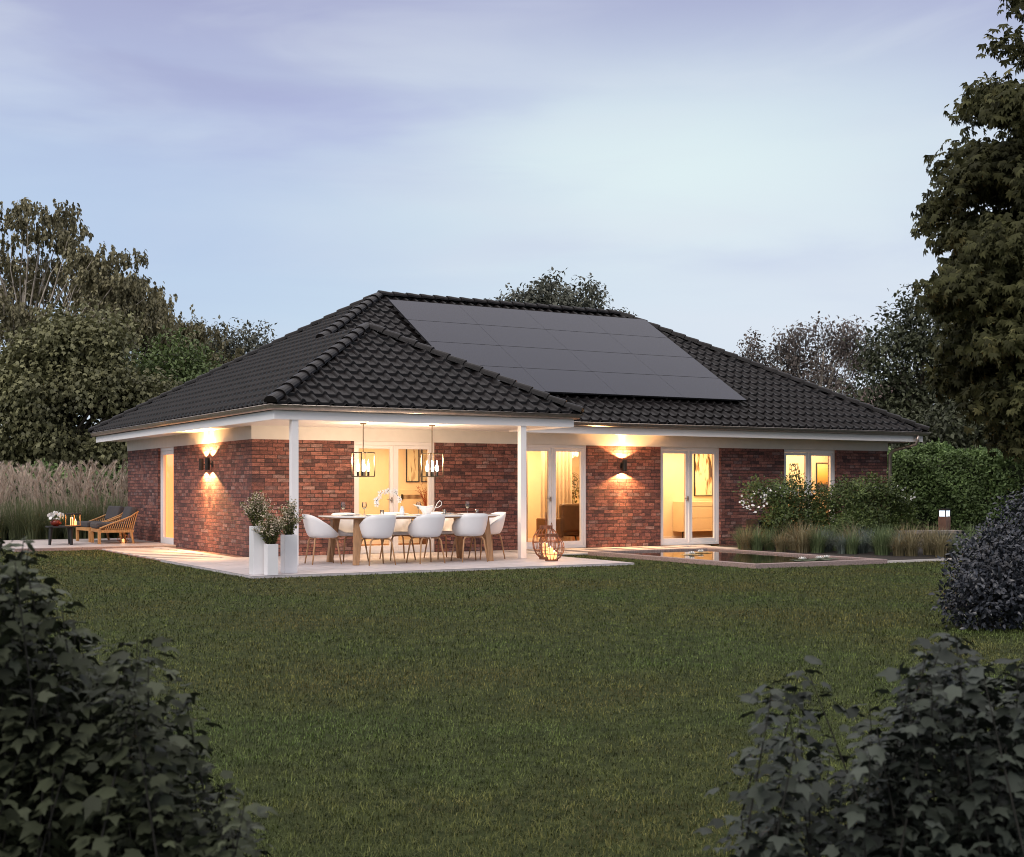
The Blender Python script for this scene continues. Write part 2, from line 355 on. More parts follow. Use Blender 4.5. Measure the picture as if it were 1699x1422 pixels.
cd = bpy.data.cameras.new('camera'); cam = bpy.data.objects.new('camera', cd); col.objects.link(cam); scene.camera = cam
cam.location = CAM; cam.rotation_euler = (pi/2, 0, -pi/6); cd.sensor_width = 36; cd.lens = 36*2163/1699
cd.shift_y = (808.5-711)/1699; cd.clip_end = 2000; cd.clip_start = .05
cd.dof.use_dof = True; cd.dof.focus_distance = 22; cd.dof.aperture_fstop = 8.5
scene.view_settings.view_transform = 'Standard'; scene.view_settings.look = 'None'; scene.view_settings.exposure = 0; scene.view_settings.gamma = 1
scene.cycles.use_denoising = True; scene.cycles.filter_width = 1.0; scene.cycles.pixel_filter_type = 'BLACKMAN_HARRIS'
try: scene.cycles.denoiser = 'OPENIMAGEDENOISE'
except Exception: pass
scene.cycles.max_bounces = 7; scene.cycles.diffuse_bounces = 3; scene.cycles.transparent_max_bounces = 12; scene.cycles.sample_clamp_indirect = 4
scene.cycles.caustics_reflective = False; scene.cycles.caustics_refractive = False

def light(kind, name, loc, energy, color, parent=None, size=.1, rot=(0,0,0), angle=None, blend=.3, sy=None):
    d = bpy.data.lights.new(name, kind); d.energy = energy; d.color = color
    if kind == 'AREA':
        d.size = size
        if sy: d.shape = 'RECTANGLE'; d.size_y = sy
    else: d.shadow_soft_size = size
    if kind == 'SPOT': d.spot_size = radians(angle); d.spot_blend = blend
    o = bpy.data.objects.new(name, d); col.objects.link(o); o.location = loc; o.rotation_euler = rot; o.parent = parent
    return o
WARM = (1,.62,.30)

H = 2.2; SOF = 2.45; LX = 16.4; LY = 9.45; T30 = .577
house = empty('brick_house', (0,0,0), 0, 'long single storey red brick house with black hipped tile roof and covered corner terrace', 'house')
doors = [(2.06,3.83),(5.78,7.48),(9.42,11.12),(13.03,14.70)]
x = 0
for a, b in doors+[(LX,LX)]: MB().box(x, a, 0, .3, -.05, H).build('wall', M['brick'], house, uv=True); x = b
for q in ((0,.3,.3,5.30),(0,.3,6.61,LY),(LX-.3,LX,.3,LY),(.3,LX-.3,LY-.3,LY)): MB().box(*q,-.05,H).build('wall', M['brick'], house, uv=True)
# white plaster band above the brick
MB().box(-.012, LX+.012, -.012, .3, H, SOF+.01).box(-.012, .3, .3, LY+.012, H, SOF+.01).box(LX-.3, LX+.012, .3, LY+.012, H, SOF+.01).box(.3, LX-.3, LY-.3, LY+.012, H, SOF+.01).build('plaster_band', M['plaster'], house)
# eaves box: soffit and fascia
MB().box(-.60, LX+.57, -.58, 0, SOF, SOF+.02).box(-.60, 0, 0, 10.1, SOF+.0005, SOF+.0205).box(LX, LX+.57, 0, 10.1, SOF+.0005, SOF+.0205).box(0, LX, LY, 10.1, SOF+.001, SOF+.021).build('soffit', M['white'], house)
MB().box(-.60, 5.20, -2.94, -.582, SOF+.001, SOF+.021).build('soffit', M['white'], house)
f = MB()
f.box(-.625, 5.225, -2.965, -2.94, SOF-.03, SOF+.12)        # porch front
f.box(-.625, -.60, -2.94, 10.125, SOF-.03, SOF+.12)         # west
f.box(5.2, 5.225, -2.94, -.605, SOF-.03, SOF+.12)           # porch east
f.box(5.2, LX+.595, -.605, -.58, SOF-.03, SOF+.12)          # main front
f.box(LX+.57, LX+.595, -.58, 10.125, SOF-.03, SOF+.12)
f.build('fascia', M['white'], house, bevel=.003)
# gutters: half round troughs
def gutter(path):
    mbg = MB(); n = 9; vs = []; fs = []
    pts = [Vector(p) for p in path]
    for i, p in enumerate(pts):
        a = pts[max(0,i-1)]; b = pts[min(len(pts)-1,i+1)]
        d1 = (p-a).normalized() if i else (b-p).normalized(); d2 = (b-p).normalized() if i < len(pts)-1 else d1
        n1 = Vector((d1.y,-d1.x,0)); n2 = Vector((d2.y,-d2.x,0)); o = (n1+n2).normalized(); o /= max(.3, o.dot(n1))
        for k in range(n):
            t = pi*k/(n-1); vs.append(p + o*(-cos(t)*.062) - Vector((0,0,sin(t)*.085)))
        # rolled rim
    for i in range(len(pts)-1):
        for k in range(n-1):
            a = i*n+k; fs.append((a,a+1,a+n+1,a+n))
    fs.append(tuple(range(n))); fs.append(tuple(range((len(pts)-1)*n, len(pts)*n)))
    mbg.add(vs, fs)
    rim = []
    for i in range(len(pts)): rim.append(vs[i*n+n-1])
    mbg.tube(rim, .009, 6)
    return mbg
gz = 2.655
g = gutter([(-.69,10.15,gz),(-.69,-3.03,gz),(5.30,-3.03,gz)]).build('gutter', M['gutter'], house, smooth=True)
g = gutter([(5.29,-2.97,gz-.004),(5.29,-.74,gz-.004)]).build('gutter', M['gutter'], house, smooth=True)
g = gutter([(5.30,-.665,gz),(17.06,-.665,gz),(17.06,10.15,gz)]).build('gutter', M['gutter'], house, smooth=True)
# brackets under the gutter
# posts
for px_ in (-.25, 4.15):
    MB().box(px_-.06, px_+.06, -2.94, -2.82, 0, SOF).build('post', M['white'], house, bevel=.004)
# downpipe at the right corner
MB().tube([(16.75,-.665,2.57),(16.75,-.665,2.46),(16.74,-.62,2.36),(16.52,-.1,2.22),(16.47,-.03,2.12),(16.47,-.03,0)], .042, 10).build('downpipe', M['gutter'], house, smooth=True)
for z in (.5,1.6): MB().lathe([(.05,0),(.05,.03)],12,(16.47,-.03,z)).build('pipe_bracket', M['gutter'], house)

# ---- roof tiles: rolled pantiles in stepped courses, each plane cut to its outline
def tile_plane(o, u, w, poly, name='roof'):
    """o eave origin (z of the eave), u along the eave, w uphill (horizontal); poly convex in (u,w) metres"""
    o = Vector(o); u = Vector(u); w = Vector(w)
    us = [p[0] for p in poly]; ws = [p[1] for p in poly]
    TW = .25; CL = .285; ns = 10
    prof = []
    for k in range(ns):
        t = k/ns
        prof.append(.052*sin(pi*min(1,t/.42)) if t < .42 else -.003*sin(pi*(t-.42)/.58))
    u0 = math.floor(min(us)/TW)-1; u1 = math.ceil(max(us)/TW)+1; c0 = math.floor(min(ws)/CL)-1; c1 = math.ceil(max(ws)/CL)+1
    verts = []; faces = []; r0 = random.Random(5)
    nu = (u1-u0)*ns+1
    for c_ in range(c0, c1):
        base = len(verts)
        for row, (dw, lift) in enumerate(((0,-.014),(.0,.048),(.010,.053),(CL+.004,.002))):
            for i in range(nu):
                k = i % ns; uu = (u0 + i/ns)*TW; ww = c_*CL + dw
                jit = .003*sin((i//ns)*12.9+c_*7.7)
                z = T30*ww + lift + (prof[k] if row else prof[k]*.6) + jit*(row > 0)
                p = o + u*uu + w*ww; verts.append((p.x, p.y, o.z + z))
        for row in range(3):
            for i in range(nu-1):
                a = base+row*nu+i; faces.append((a,a+1,a+1+nu,a+nu))
    bm = bmesh.new(); bv = [bm.verts.new(v) for v in verts]
    for f_ in faces: bm.faces.new([bv[i] for i in f_])
    n = len(poly); cx = sum(us)/n; cy = sum(ws)/n
    for i in range(n):
        a = poly[i]; b = poly[(i+1)%n]
        P = o + u*a[0] + w*a[1]; Q = o + u*b[0] + w*b[1]; cc = o + u*cx + w*cy
        d = Q-P; nn = Vector((d.y,-d.x,0)).normalized()
        if (cc-P).dot(nn) > 0: nn = -nn
        bmesh.ops.bisect_plane(bm, geom=bm.verts[:]+bm.edges[:]+bm.faces[:], plane_co=(P.x,P.y,0), plane_no=nn, clear_outer=True)
    me = bpy.data.meshes.new(name); bm.to_mesh(me); bm.free(); me.materials.append(M['tile'])
    ob = bpy.data.objects.new(name, me); col.objects.link(ob); ob.parent = house; return ob
EZ = 2.665
def flat(pts, m):   # added light-blocking sheet just below the tiles
    b = MB(); b.add([(p[0],p[1],p[2]-.03) for p in pts], [tuple(range(len(pts)))]); return b
ev = dict(w=-.70, f=-.68, p=-3.05, e=17.05, pe=5.31, b=10.20)
hh = (ev['b']-ev['f'])/2; ry = ev['f']+hh; rxl = ev['w']+hh; rxr = ev['e']-hh; rz = EZ+hh*T30
ph = (ev['pe']-ev['w'])/2; ax = ev['w']+ph; ay = ev['p']+ph; az = EZ+ph*T30; jy = ev['f']+ph
# west plane, two convex pieces on one grid
O = (ev['w'], ev['p'], EZ); y0 = ev['p']
r1 = tile_plane(O, (0,1,0), (1,0,0), [(jy-y0,-.05),(ev['b']-y0+.05,-.05),(ry-y0,hh),(jy-y0,ph)])
r2 = tile_plane(O, (0,1,0), (1,0,0), [(-.05,-.05),(jy-y0,-.05),(jy-y0,ph),(ay-y0,ph)])
r3 = tile_plane((ev['w'],ev['p'],EZ), (1,0,0), (0,1,0), [(-.05,-.05),(2*ph+.05,-.05),(ph,ph)])
r4 = tile_plane((ev['pe'],ev['p'],EZ), (0,1,0), (-1,0,0), [(-.05,-.05),(ev['f']-y0,0),(jy-y0,ph),(ay-y0,ph)])
r5 = tile_plane((ev['w'],ev['f'],EZ), (1,0,0), (0,1,0), [(2*ph+.05,-.05),(ev['e']-ev['w']+.05,-.05),(rxr-ev['w'],hh),(rxl-ev['w'],hh),(ph,ph)])
r6 = tile_plane((ev['e'],ev['f'],EZ), (0,1,0), (-1,0,0), [(-.05,-.05),(2*hh+.05,-.05),(hh,hh)])
r7 = tile_plane((ev['w'],ev['b'],EZ), (1,0,0), (0,-1,0), [(-.05,-.05),(ev['e']-ev['w']+.05,-.05),(rxr-ev['w'],hh),(rxl-ev['w'],hh)])
u = MB()
u.add([(ev['w'],ev['p'],EZ-.05),(ev['w'],ev['b'],EZ-.05),(rxl,ry,rz-.05),(ax,jy,az-.05),(ax,ay,az-.05)],[(0,1,2,3,4)])
u.add([(ev['w'],ev['p'],EZ-.05),(ev['pe'],ev['p'],EZ-.05),(ax,ay,az-.05)],[(0,1,2)])
u.add([(ev['pe'],ev['p'],EZ-.05),(ev['pe'],ev['f'],EZ-.05),(ax,jy,az-.05),(ax,ay,az-.05)],[(0,1,2,3)])
u.add([(ev['pe'],ev['f'],EZ-.05),(ev['e'],ev['f'],EZ-.05),(rxr,ry,rz-.05),(rxl,ry,rz-.05),(ax,jy,az-.05)],[(0,1,2,3,4)])
u.add([(ev['e'],ev['f'],EZ-.05),(ev['e'],ev['b'],EZ-.05),(rxr,ry,rz-.05)],[(0,1,2)])
u.add([(ev['w'],ev['b'],EZ-.05),(ev['e'],ev['b'],EZ-.05),(rxr,ry,rz-.05),(rxl,ry,rz-.05)],[(0,1,2,3)])
u.build('roof_light_block', M['black'], house)  # unseen sheet added under the tiles to block light
def caps(a, b, name='ridge_tiles', parent=None):
    a = Vector(a); b = Vector(b); n = max(1, round((b-a).length/.36)); m_ = MB(); d = (b-a)/n; dd = d.normalized()
    side = dd.cross(Vector((0,0,1))).normalized(); up = side.cross(dd).normalized()
    for i in range(n):
        vs = []; fs = []; K = 9
        st = [(a+d*i-dd*.03, .12, .022),(a+d*i+dd*.03, .117, .024),(a+d*(i+1)+dd*.02, .10, .006)]
        for (p, r_, lf) in st:
            for k in range(K):
                t = -0.12 + (pi+.24)*k/(K-1); vs.append(p + side*cos(t)*r_ + up*(sin(t)*r_*.85+lf-.01))
        for j in range(2):
            for k in range(K-1): q = j*K+k; fs.append((q,q+1,q+K+1,q+K))
        fs.append(tuple(range(K)))
        m_.add(vs, fs)
    return m_.build(name, M['tile'], parent, smooth=False)
zc = .035
caps((ev['w'],ev['p'],EZ+zc),(ax,ay,az+zc),parent=r3)
caps((ev['pe'],ev['p'],EZ+zc),(ax,ay,az+zc),parent=r3)
caps((ax,jy,az-.045),(ax,ay-.1,az-.045),parent=r2)
caps((ax,jy,az+zc),(rxl,ry,rz+zc),parent=r5)
caps((rxl,ry,rz+zc),(rxr,ry,rz+zc),parent=r5)
caps((ev['e'],ev['f'],EZ+zc),(rxr,ry,rz+zc),parent=r5)
caps((ev['w'],ev['b'],EZ+zc),(rxl,ry,rz+zc),parent=r1)
caps((ev['e'],ev['b'],EZ+zc),(rxr,ry,rz+zc),parent=r6)

# ---- glazed doors, two leaves each
def glazed(x0, x1, sidewall=False):
    """white frame with two glazed leaves between x0 and x1 on the front wall"""
    holder = empty('glass_door', (x0, .06, 0)); holder.parent = house
    w = x1-x0; fr = MB()
    fr.box(0,.055,0,.09,0,H).box(w-.055,w,0,.09,0,H).box(.055,w-.055,0,.09,H-.07,H).box(.055,w-.055,0,.09,0,.05)
    fr.box(w/2-.02,w/2+.02,.0,.09,.05,H-.07)
    fo = fr.build('door_frame', M['frame'], holder, bevel=.004)
    for a, b in ((.058, w/2-.022),(w/2+.022, w-.058)):
        l = MB(); l.box(a,a+.07,.012,.075,.052,H-.073).box(b-.07,b,.012,.075,.052,H-.073).box(a+.07,b-.07,.012,.075,H-.14,H-.073).box(a+.07,b-.07,.012,.075,.052,.15)
        l.build('door_leaf', M['frame'], holder, bevel=.004)
        MB().add([(a+.07,.045,.15),(b-.07,.045,.15),(b-.07,.045,H-.14),(a+.07,.045,H-.14)],[(0,1,2,3)]).build('pane', M['glass'], holder)
        if a < .1: MB().box(b-.043,b-.027,-.03,.012,1.0,1.1).box(b-.14,b-.027,-.035,-.02,1.045,1.062).build('door_handle', M['gutter'], holder)
    return holder
for a, b in doors: glazed(a, b)
# side door on the left wall
hd = empty('glass_door', (.06, 6.61, 0), -pi/2); hd.parent = house
w = 1.31; MB().box(0,.06,0,.09,0,H).box(w-.06,w,0,.09,0,H).box(.06,w-.06,0,.09,H-.07,H).box(.06,w-.06,0,.09,0,.05).build('door_frame', M['frame'], hd, bevel=.004)
MB().box(.062,.19,.012,.075,.052,H-.073).box(w-.25,w-.062,.012,.075,.052,H-.073).box(.19,w-.25,.012,.075,H-.16,H-.073).box(.19,w-.25,.012,.075,.052,.16).build('door_leaf', M['frame'], hd, bevel=.004)
MB().add([(.19,.045,.16),(w-.25,.045,.16),(w-.25,.045,H-.16),(.19,.045,H-.16)],[(0,1,2,3)]).build('pane', M['glass'], hd)

# ---- rooms behind the glass
CZ = 2.38
MB().box(.3,LX-.3,.3,LY-.3,-.02,.02).build('floor', M['roomfloor'], house)
MB().box(.3,LX-.3,.3,LY-.3,CZ,CZ+.03).build('ceiling', M['ceiling'], house)
iw = MB()
iw.box(.3,5.6,3.6,3.7,.02,CZ)          # room 1 back
iw.box(.31,.34,.3,3.6,.02,CZ)
iw.box(5.6,5.7,.3,3.7,.02,CZ)
iw.box(5.7,9.33,2.95,3.05,.02,CZ)
iw.box(9.33,9.4,.3,3.05,.02,CZ)
iw.box(9.4,12.93,2.25,2.35,.02,CZ)
iw.box(12.93,13.0,.3,2.35,.02,CZ)
iw.box(13.0,16.07,1.5,1.6,.02,CZ)
iw.box(16.07,16.1,.3,1.5,.02,CZ)
iw.build('interior_wall', M['room'], house)
sk = MB(); sk.box(.34,5.6,3.585,3.6,.02,.1).box(5.7,9.33,2.935,2.95,.02,.1).box(9.4,12.93,2.235,2.25,.02,.1).build('skirting', M['white'], house)
for (cx, cy, sx, sy, e) in ((2.9,1.9,3.6,2.2,185),(7.4,1.6,2.6,1.6,170),(11.2,1.2,2.6,1.3,125),(14.5,.85,2.4,.8,75)):
    light('AREA', 'room_light', (cx,cy,CZ-.03), e, (1,.68,.36), house, size=sx, sy=sy)
light('AREA', 'room_light', (1.0,6.0,2.2), 60, (1,.55,.22), house, size=.8)
MB().add([(.17,5.31,.06),(.17,6.60,.06),(.17,6.60,2.15),(.17,5.31,2.15)],[(0,1,2,3)]).build('blind', M['orange'], house)

# ---- things inside
def picture(x0, x1, y, z0, z1, label, seed, style):
    t = empty('picture', ((x0+x1)/2, y, z0), 0, label, 'picture')
    w = (x1-x0)/2; h = z1-z0; b = .02
    if style != 'strip':
        MB().box(-w,-w+b,-.03,0,0,h).box(w-b,w,-.03,0,0,h).box(-w+b,w-b,-.03,0,0,b).box(-w+b,w-b,-.03,0,h-b,h).build('picture_frame', M['black'], t)
    m, nt, bs = newmat('artwork'); L = nt.links
    tc = N(nt,'ShaderNodeTexCoord'); mp = N(nt,'ShaderNodeMapping'); mp.inputs['Location'].default_value = (seed, seed*2, seed*.7)
    L.new(tc.outputs['Object'], mp.inputs[0])
    r = N(nt,'ShaderNodeValToRGB'); cr = r.color_ramp
    if style == 'sunset':
        sx = N(nt,'ShaderNodeSeparateXYZ'); L.new(tc.outputs['Object'], sx.inputs[0])
        cr.elements[0].color = (.02,.02,.02,1); cr.elements[0].position = .18; cr.elements[1].color = (.95,.9,.55,1); cr.elements[1].position = .9
        e = cr.elements.new(.24); e.color = (.55,.28,.03,1); e = cr.elements.new(.45); e.color = (.95,.6,.12,1)
        L.new(sx.outputs['Z'], r.inputs[0])
    elif style == 'strip':
        mp.inputs['Scale'].default_value = (1.6,1,.7)
        w_ = N(nt,'ShaderNodeTexVoronoi'); w_.feature = 'DISTANCE_TO_EDGE'; w_.inputs['Scale'].default_value = 11; L.new(mp.outputs[0], w_.inputs['Vector'])
        cr.elements[0].color = (.015,.012,.01,1); cr.elements[0].position = .09; cr.elements[1].color = (.85,.75,.5,1); cr.elements[1].position = .13
        L.new(w_.outputs[0], r.inputs[0])
    else:
        mp.inputs['Scale'].default_value = (5.5,1,1.2)
        n_ = N(nt,'ShaderNodeTexNoise'); n_.inputs['Scale'].default_value = 1.7; n_.inputs['Detail'].default_value = 5; n_.inputs['Distortion'].default_value = .5; L.new(mp.outputs[0], n_.inputs['Vector'])
        cr.elements[0].color = (.10,.06,.03,1); cr.elements[0].position = .36; cr.elements[1].color = (.85,.78,.55,1); cr.elements[1].position = .5
        e = cr.elements.new(.42); e.color = (.45,.28,.13,1)
        L.new(n_.outputs['Fac'], r.inputs[0])
    L.new(r.outputs[0], bs.inputs['Base Color']); bs.inputs['Roughness'].default_value = .6
    MB().add([(-w+b*.9,-.012,b*.9),(w-b*.9,-.012,b*.9),(w-b*.9,-.012,h-b*.9),(-w+b*.9,-.012,h-b*.9)],[(0,1,2,3)]).build('canvas', m, t)
    return t
picture(4.87,5.20,3.595,1.42,2.34,'tall black framed abstract print, left one of the pair behind the pendant lamps',1.3,'ink')
picture(5.26,5.575,3.595,1.42,2.34,'tall black framed abstract print, right one of the pair behind the pendant lamps',4.1,'ink')
picture(12.10,12.68,2.245,1.08,2.25,'tall black framed drawing of bare trunks above the white sideboard',7.7,'ink')
picture(14.52,14.85,1.495,.70,1.92,'narrow unframed black and cream carved wall panel behind the rose bushes',2.2,'strip')
picture(15.43,15.92,1.495,1.18,1.93,'black framed picture of a yellow sunset in the rightmost room',3,'sunset')
# heater / cabinet with a slotted top
t = empty('wall_heater', (4.97,3.59,0), 0, 'low cream wall heater with a row of slots under the framed prints', 'heater')
MB().box(-.3,.3,-.14,0,.45,1.25).build('casing', M['room'], t, bevel=.01)
m_ = MB()
for i in range(18): m_.box(-.26+i*.029,-.245+i*.029,-.148,-.14,1.04,1.13)
m_.build('vent_slots', M['brownwood'], t); MB().box(-.29,-.25,-.17,-.14,1.02,1.14).build('handle', M['black'], t)
# dried branch in pot
t = empty('dried_branch_vase', (5.2,3.1,.02), 0, 'vase of dried reddish twigs beside the wall heater', 'vase')
MB().lathe([(.06,0),(.13,.2),(.14,.4),(.07,.62),(.08,.68)],16).build('pot', M['brownwood'], t, smooth=True)
m_ = MB()
for i in range(46):
    a = random.uniform(0,2*pi); s_ = random.uniform(.08,.3); h_ = random.uniform(.9,1.4)
    p0 = Vector((0,0,.6)); p2 = Vector((cos(a)*s_, sin(a)*s_, h_)); p1 = (p0+p2)/2+Vector((0,0,.08)); m_.tube([p0,p1,p2],[.006,.005,.002],4)
    for j in range(4):
        q = p1.lerp(p2, random.random()); m_.tube([q, q+Vector((random.uniform(-.09,.09),random.uniform(-.09,.09),random.uniform(.0,.1)))],[.004,.002],4)
m_.build('twigs', plain('dried_twig',(.30,.06,.02),.8), t)
# kitchen block seen low through the first door
t = empty('wooden_bench', (3.9,2.7,.02), 0, 'long low wooden bench with dark gap inside the first glass door', 'bench')
MB().box(-1.1,1.1,-.22,.22,.36,.42).build('seat', M['roomfloor'], t, bevel=.006)
for sx in (-1,1): MB().box(sx*1.0-.03,sx*1.0+.03,-.2,.2,0,.36).build('leg', M['brownwood'], t, bevel=.004)
# curtains room 2
def curtain(x0, x1, y, z0, z1, mat, label, waves):
    n_ = int((x1-x0)*90); vs = []; fs = []
    for i in range(n_+1):
        xx = x0+(x1-x0)*i/n_; dy = .035*sin(i/n_*waves*2*pi)+.012*sin(i/n_*waves*4.7*pi+1)
        vs += [(xx,y+dy*.7,z1),(xx,y+dy,(z0+z1)/2),(xx,y+dy*1.2,z0)]
    for i in range(n_):
        for j in (0,1): a = i*3+j; fs.append((a,a+1,a+4,a+3))
    o = MB().add(vs, fs).build('curtain', mat, None, smooth=True); tag(o, label, 'curtain'); return o
msheer = plain('sheer_curtain', (.80,.62,.42), .9, var=.05)
curtain(5.76,6.62,1.1,.06,2.3,msheer,'pale sheer curtain behind the left leaf of the second glass door',11)
curtain(7.28,8.1,1.6,.06,2.3,msheer,'pale gathered curtain behind the armchair',8)
# armchair
t = empty('armchair', (7.45,1.15,.02), radians(200), 'brown leather armchair with a dark seat cushion behind the cage lanterns', 'armchair')
mbr = plain('brown_leather', (.16,.075,.03), .45, var=.2)
MB().box(-.36,.36,-.3,.35,.22,.42).build('seat', mbr, t, bevel=.04)
MB().box(-.36,.36,.28,.42,.3,.92).build('backrest', mbr, t, bevel=.05)
for sx in (-1,1): MB().box(sx*.36-.06,sx*.36+.06,-.3,.4,.18,.6).build('armrest', mbr, t, bevel=.03)
for sx in (-1,1):
    for sy in (-1,1): MB().tube([(sx*.3,sy*.25,.2),(sx*.33,sy*.28,0)],[.02,.012],8).build('leg', M['black'], t)
t2 = MB().box(-.25,.25,-.25,.2,.425,.5).build('seat_cushion', M['darkcushion'], t, bevel=.03)
# arch art
t = empty('arch_artwork', (8.95,2.94,.02), 0, 'framed print of nested arches on the wall of the curtained room', 'picture')
MB().box(-.3,.3,-.02,0,.9,1.78).build('canvas', plain('cream_paper',(.78,.6,.38),.8), t)
m_ = MB()
for k in range(7):
    r_ = .05+.032*k; pts = [(-r_,-.024,1.0)]+[(-r_*cos(pi*i/12),-.024,1.4+r_*sin(pi*i/12)) for i in range(13)]+[(r_,-.024,1.0)]; m_.tube(pts,.004,4)
m_.build('arch_lines', plain('print_line',(.35,.22,.12),.8), t)
# chandelier with bead strings
t = empty('chandelier', (8.2,1.9,2.36), 0, 'round glass bead chandelier glowing in the curtained room', 'chandelier')
MB().lathe([(.34,-.05),(.34,-.02)],28).build('ring', M['brass'], t)
m_ = MB()
for ring, R_ in enumerate((.33,.22,.11)):
    for i in range(int(60*R_)+6):
        a = 2*pi*i/(int(60*R_)+6); m_.tube([(cos(a)*R_,sin(a)*R_,-.05),(cos(a)*R_,sin(a)*R_,-.32-.03*ring)],.006,4)
m_.build('glass_strings', plain('lit_crystal',(1,.9,.6),.2,emis=(1,.84,.45),es=2.2), t)
# floor plant
t = empty('floor_plant', (8.5,2.2,.02), 0, 'tall leafy house plant on a wooden plinth in the curtained room', 'plant')
MB().box(-.16,.16,-.16,.16,0,.55).build('plinth', M['oak'], t, bevel=.005)
m_ = MB()
for i in range(7):
    a = i*.9; m_.tube([(0,0,.55),(cos(a)*.05,sin(a)*.05,1.0),(cos(a)*.16,sin(a)*.16,1.45)],[.006,.005,.003],5)
m_.build('stem', M['stem'], t)
P = np.column_stack([rng.normal(0,.11,160),rng.normal(0,.11,160),rng.uniform(.6,1.55,160)])
leaves('foliage', OVATE_V, OVATE_T, P, rdir(160)+[0,0,.3], rdir(160), rng.uniform(.05,.1,160), leafmat('indoor_leaf',(.12,.10,.02),(.22,.17,.05)), t)
# sideboard
t = empty('sideboard', (12.05,2.05,.02), 0, 'cream three drawer sideboard on black legs in the third room', 'sideboard')
mcr = plain('cream_lacquer',(.78,.66,.46),.4,var=.02)
MB().box(-.60,.75,-.2,.19,.20,.93).build('carcass', mcr, t, bevel=.003)
for i,(a,b) in enumerate(((.205,.52),(.53,.80),(.81,.925))): MB().box(-.59,.74,-.218,-.2,a,b).build('drawer', mcr, t, bevel=.003)
for sx in (-.5,.65): MB().box(sx-.10,sx+.08,-.19,-.17,.18,.2).box(sx-.10,sx-.08,-.19,-.17,0,.2).build('leg', M['black'], t)

# ---- solar panels, four by four
rows = ['bottom row','second row from the bottom','third row from the bottom','top row']
cols_ = ['leftmost','second from the left','third from the left','rightmost']
px0 = 4.72; pw = (12.03-px0)/4; sl = 4.05/4
slope = math.atan(T30)
proto = None
for r_ in range(4):
    for c_ in range(4):
        if proto is None:
            t = empty('solar_panel'); L_ = sl/cos(slope); 
            MB().box(.0022,pw-.0022,.006,L_-.006,-.03,.004).build('panel_frame', plain('dark_frame',(.035,.035,.04),.4,metal=.5), t)
            MB().add([(.0026,.010,.0052),(pw-.0026,.010,.0052),(pw-.0026,L_-.010,.0052),(.0026,L_-.010,.0052)],[(0,1,2,3)]).build('panel_glass', M['panel'], t)
            for k in (.25,.75): MB().box(pw*k-.02,pw*k+.02,.0,L_,-.075,-.031).build('mounting_rail', M['black'], t)
            proto = t
        else: t = copy_tree(proto)
        y_ = .17+r_*sl
        t.location = (px0+c_*pw, y_, EZ+(y_-ev['f'])*T30+.175); t.rotation_euler = (slope,0,0)
        hid = ', partly hidden by the terrace roof' if (r_ == 0 and c_ == 0) else ''
        tag(t, 'matt black solar panel in the %s, %s' % (rows[r_], cols_[c_]), 'solar panel', 'solar panels on the front roof')

# ---- wall lamps: black cylinders throwing light up and down
BEAM = (1,.52,.20)
def wall_lamp(loc, rz, label, e=135, wide=1.1):
    t = empty('wall_lamp', loc, rz, label, 'wall lamp', 'up and down wall lamps')
    MB().box(-.05,.05,-.02,0,-.06,.06).build('wall_plate', M['black'], t, bevel=.005)
    MB().tube([(0,-.02,0),(0,-.07,0)],.015,8).build('arm', M['black'], t)
    MB().lathe([(.046,-.12),(.05,-.12),(.05,.12),(.046,.12),(.042,.112),(.042,-.112),(.046,-.12)],24,(0,-.11,0),cap=False).build('lamp_body', M['black'], t, smooth=False)
    MB().lathe([(.041,-.02),(.041,.02)],16,(0,-.11,0)).build('lamp_core', M['bulb'], t)
    for s_, rot in ((1,(pi,0,0)),(-1,(0,0,0))):
        light('SPOT','lamp_beam',(0,-.11,s_*.125),e*wide,BEAM,t,size=.012,rot=rot,angle=138,blend=.22)
        light('SPOT','lamp_beam',(0,-.11,s_*.125),e*1.6,BEAM,t,size=.012,rot=(rot[0]+s_*radians(9),0,0),angle=50,blend=.3)
    return t
wall_lamp((8.37,0,1.77),0,'single black cylinder wall lamp between the second and third glass doors')
wall_lamp((0,2.85,1.77),-pi/2,'farther of the two black cylinder lamps on the side wall',150,1.1)
wall_lamp((0,2.42,1.77),-pi/2,'nearer of the two black cylinder lamps on the side wall',150,1.1)

# ---- pendant lamps under the terrace roof
def make_pendant():
    t = empty('pendant_lamp', (0,0,0))
    MB().lathe([(.06,-.02),(.06,0)],16).build('ceiling_rose', M['brass'], t)
    MB().tube([(0,0,-.02),(0,0,-.53)],.009,6).build('rod', M['brass'], t)
    m_ = MB(); a = .145; z1 = -.53; z0 = -.955; b = .008
    for sx in (-1,1):
        for sy in (-1,1): m_.box(sx*a-b,sx*a+b,sy*a-b,sy*a+b,z0,z1)
    for z in (z0,z1):
        m_.box(-a+b,a-b,-a-b,-a+b,z-b,z+b).box(-a+b,a-b,a-b,a+b,z-b,z+b).box(-a-b,-a+b,-a+b,a-b,z-b,z+b).box(a-b,a+b,-a+b,a-b,z-b,z+b)
        m_.box(-a+b,a-b,-b*.8,b*.8,z-b*.8,z+b*.8)
    m_.build('cage', M['brass'], t)
    for sx in (-1,1):
        for sy in (-1,1):
            x_, y_ = sx*.065, sy*.065
            s_ = MB().lathe([(.022,z0+.01),(.022,z0+.09)],12,(x_,y_,0)).build('candle_socket', M['black'], t)
            MB().lathe([(.016,z0+.09),(.027,z0+.13),(.024,z0+.19),(.010,z0+.25),(.003,z0+.30)],12,(x_,y_,0)).build('candle_bulb', M['bulb'], t, smooth=True)
    light('POINT','pendant_glow',(0,0,-.68),88,(1,.70,.44),t,size=.06)
    return t
p1 = make_pendant(); p1.location = (1.42,-1.91,SOF); p1.rotation_euler = (0,0,radians(12))
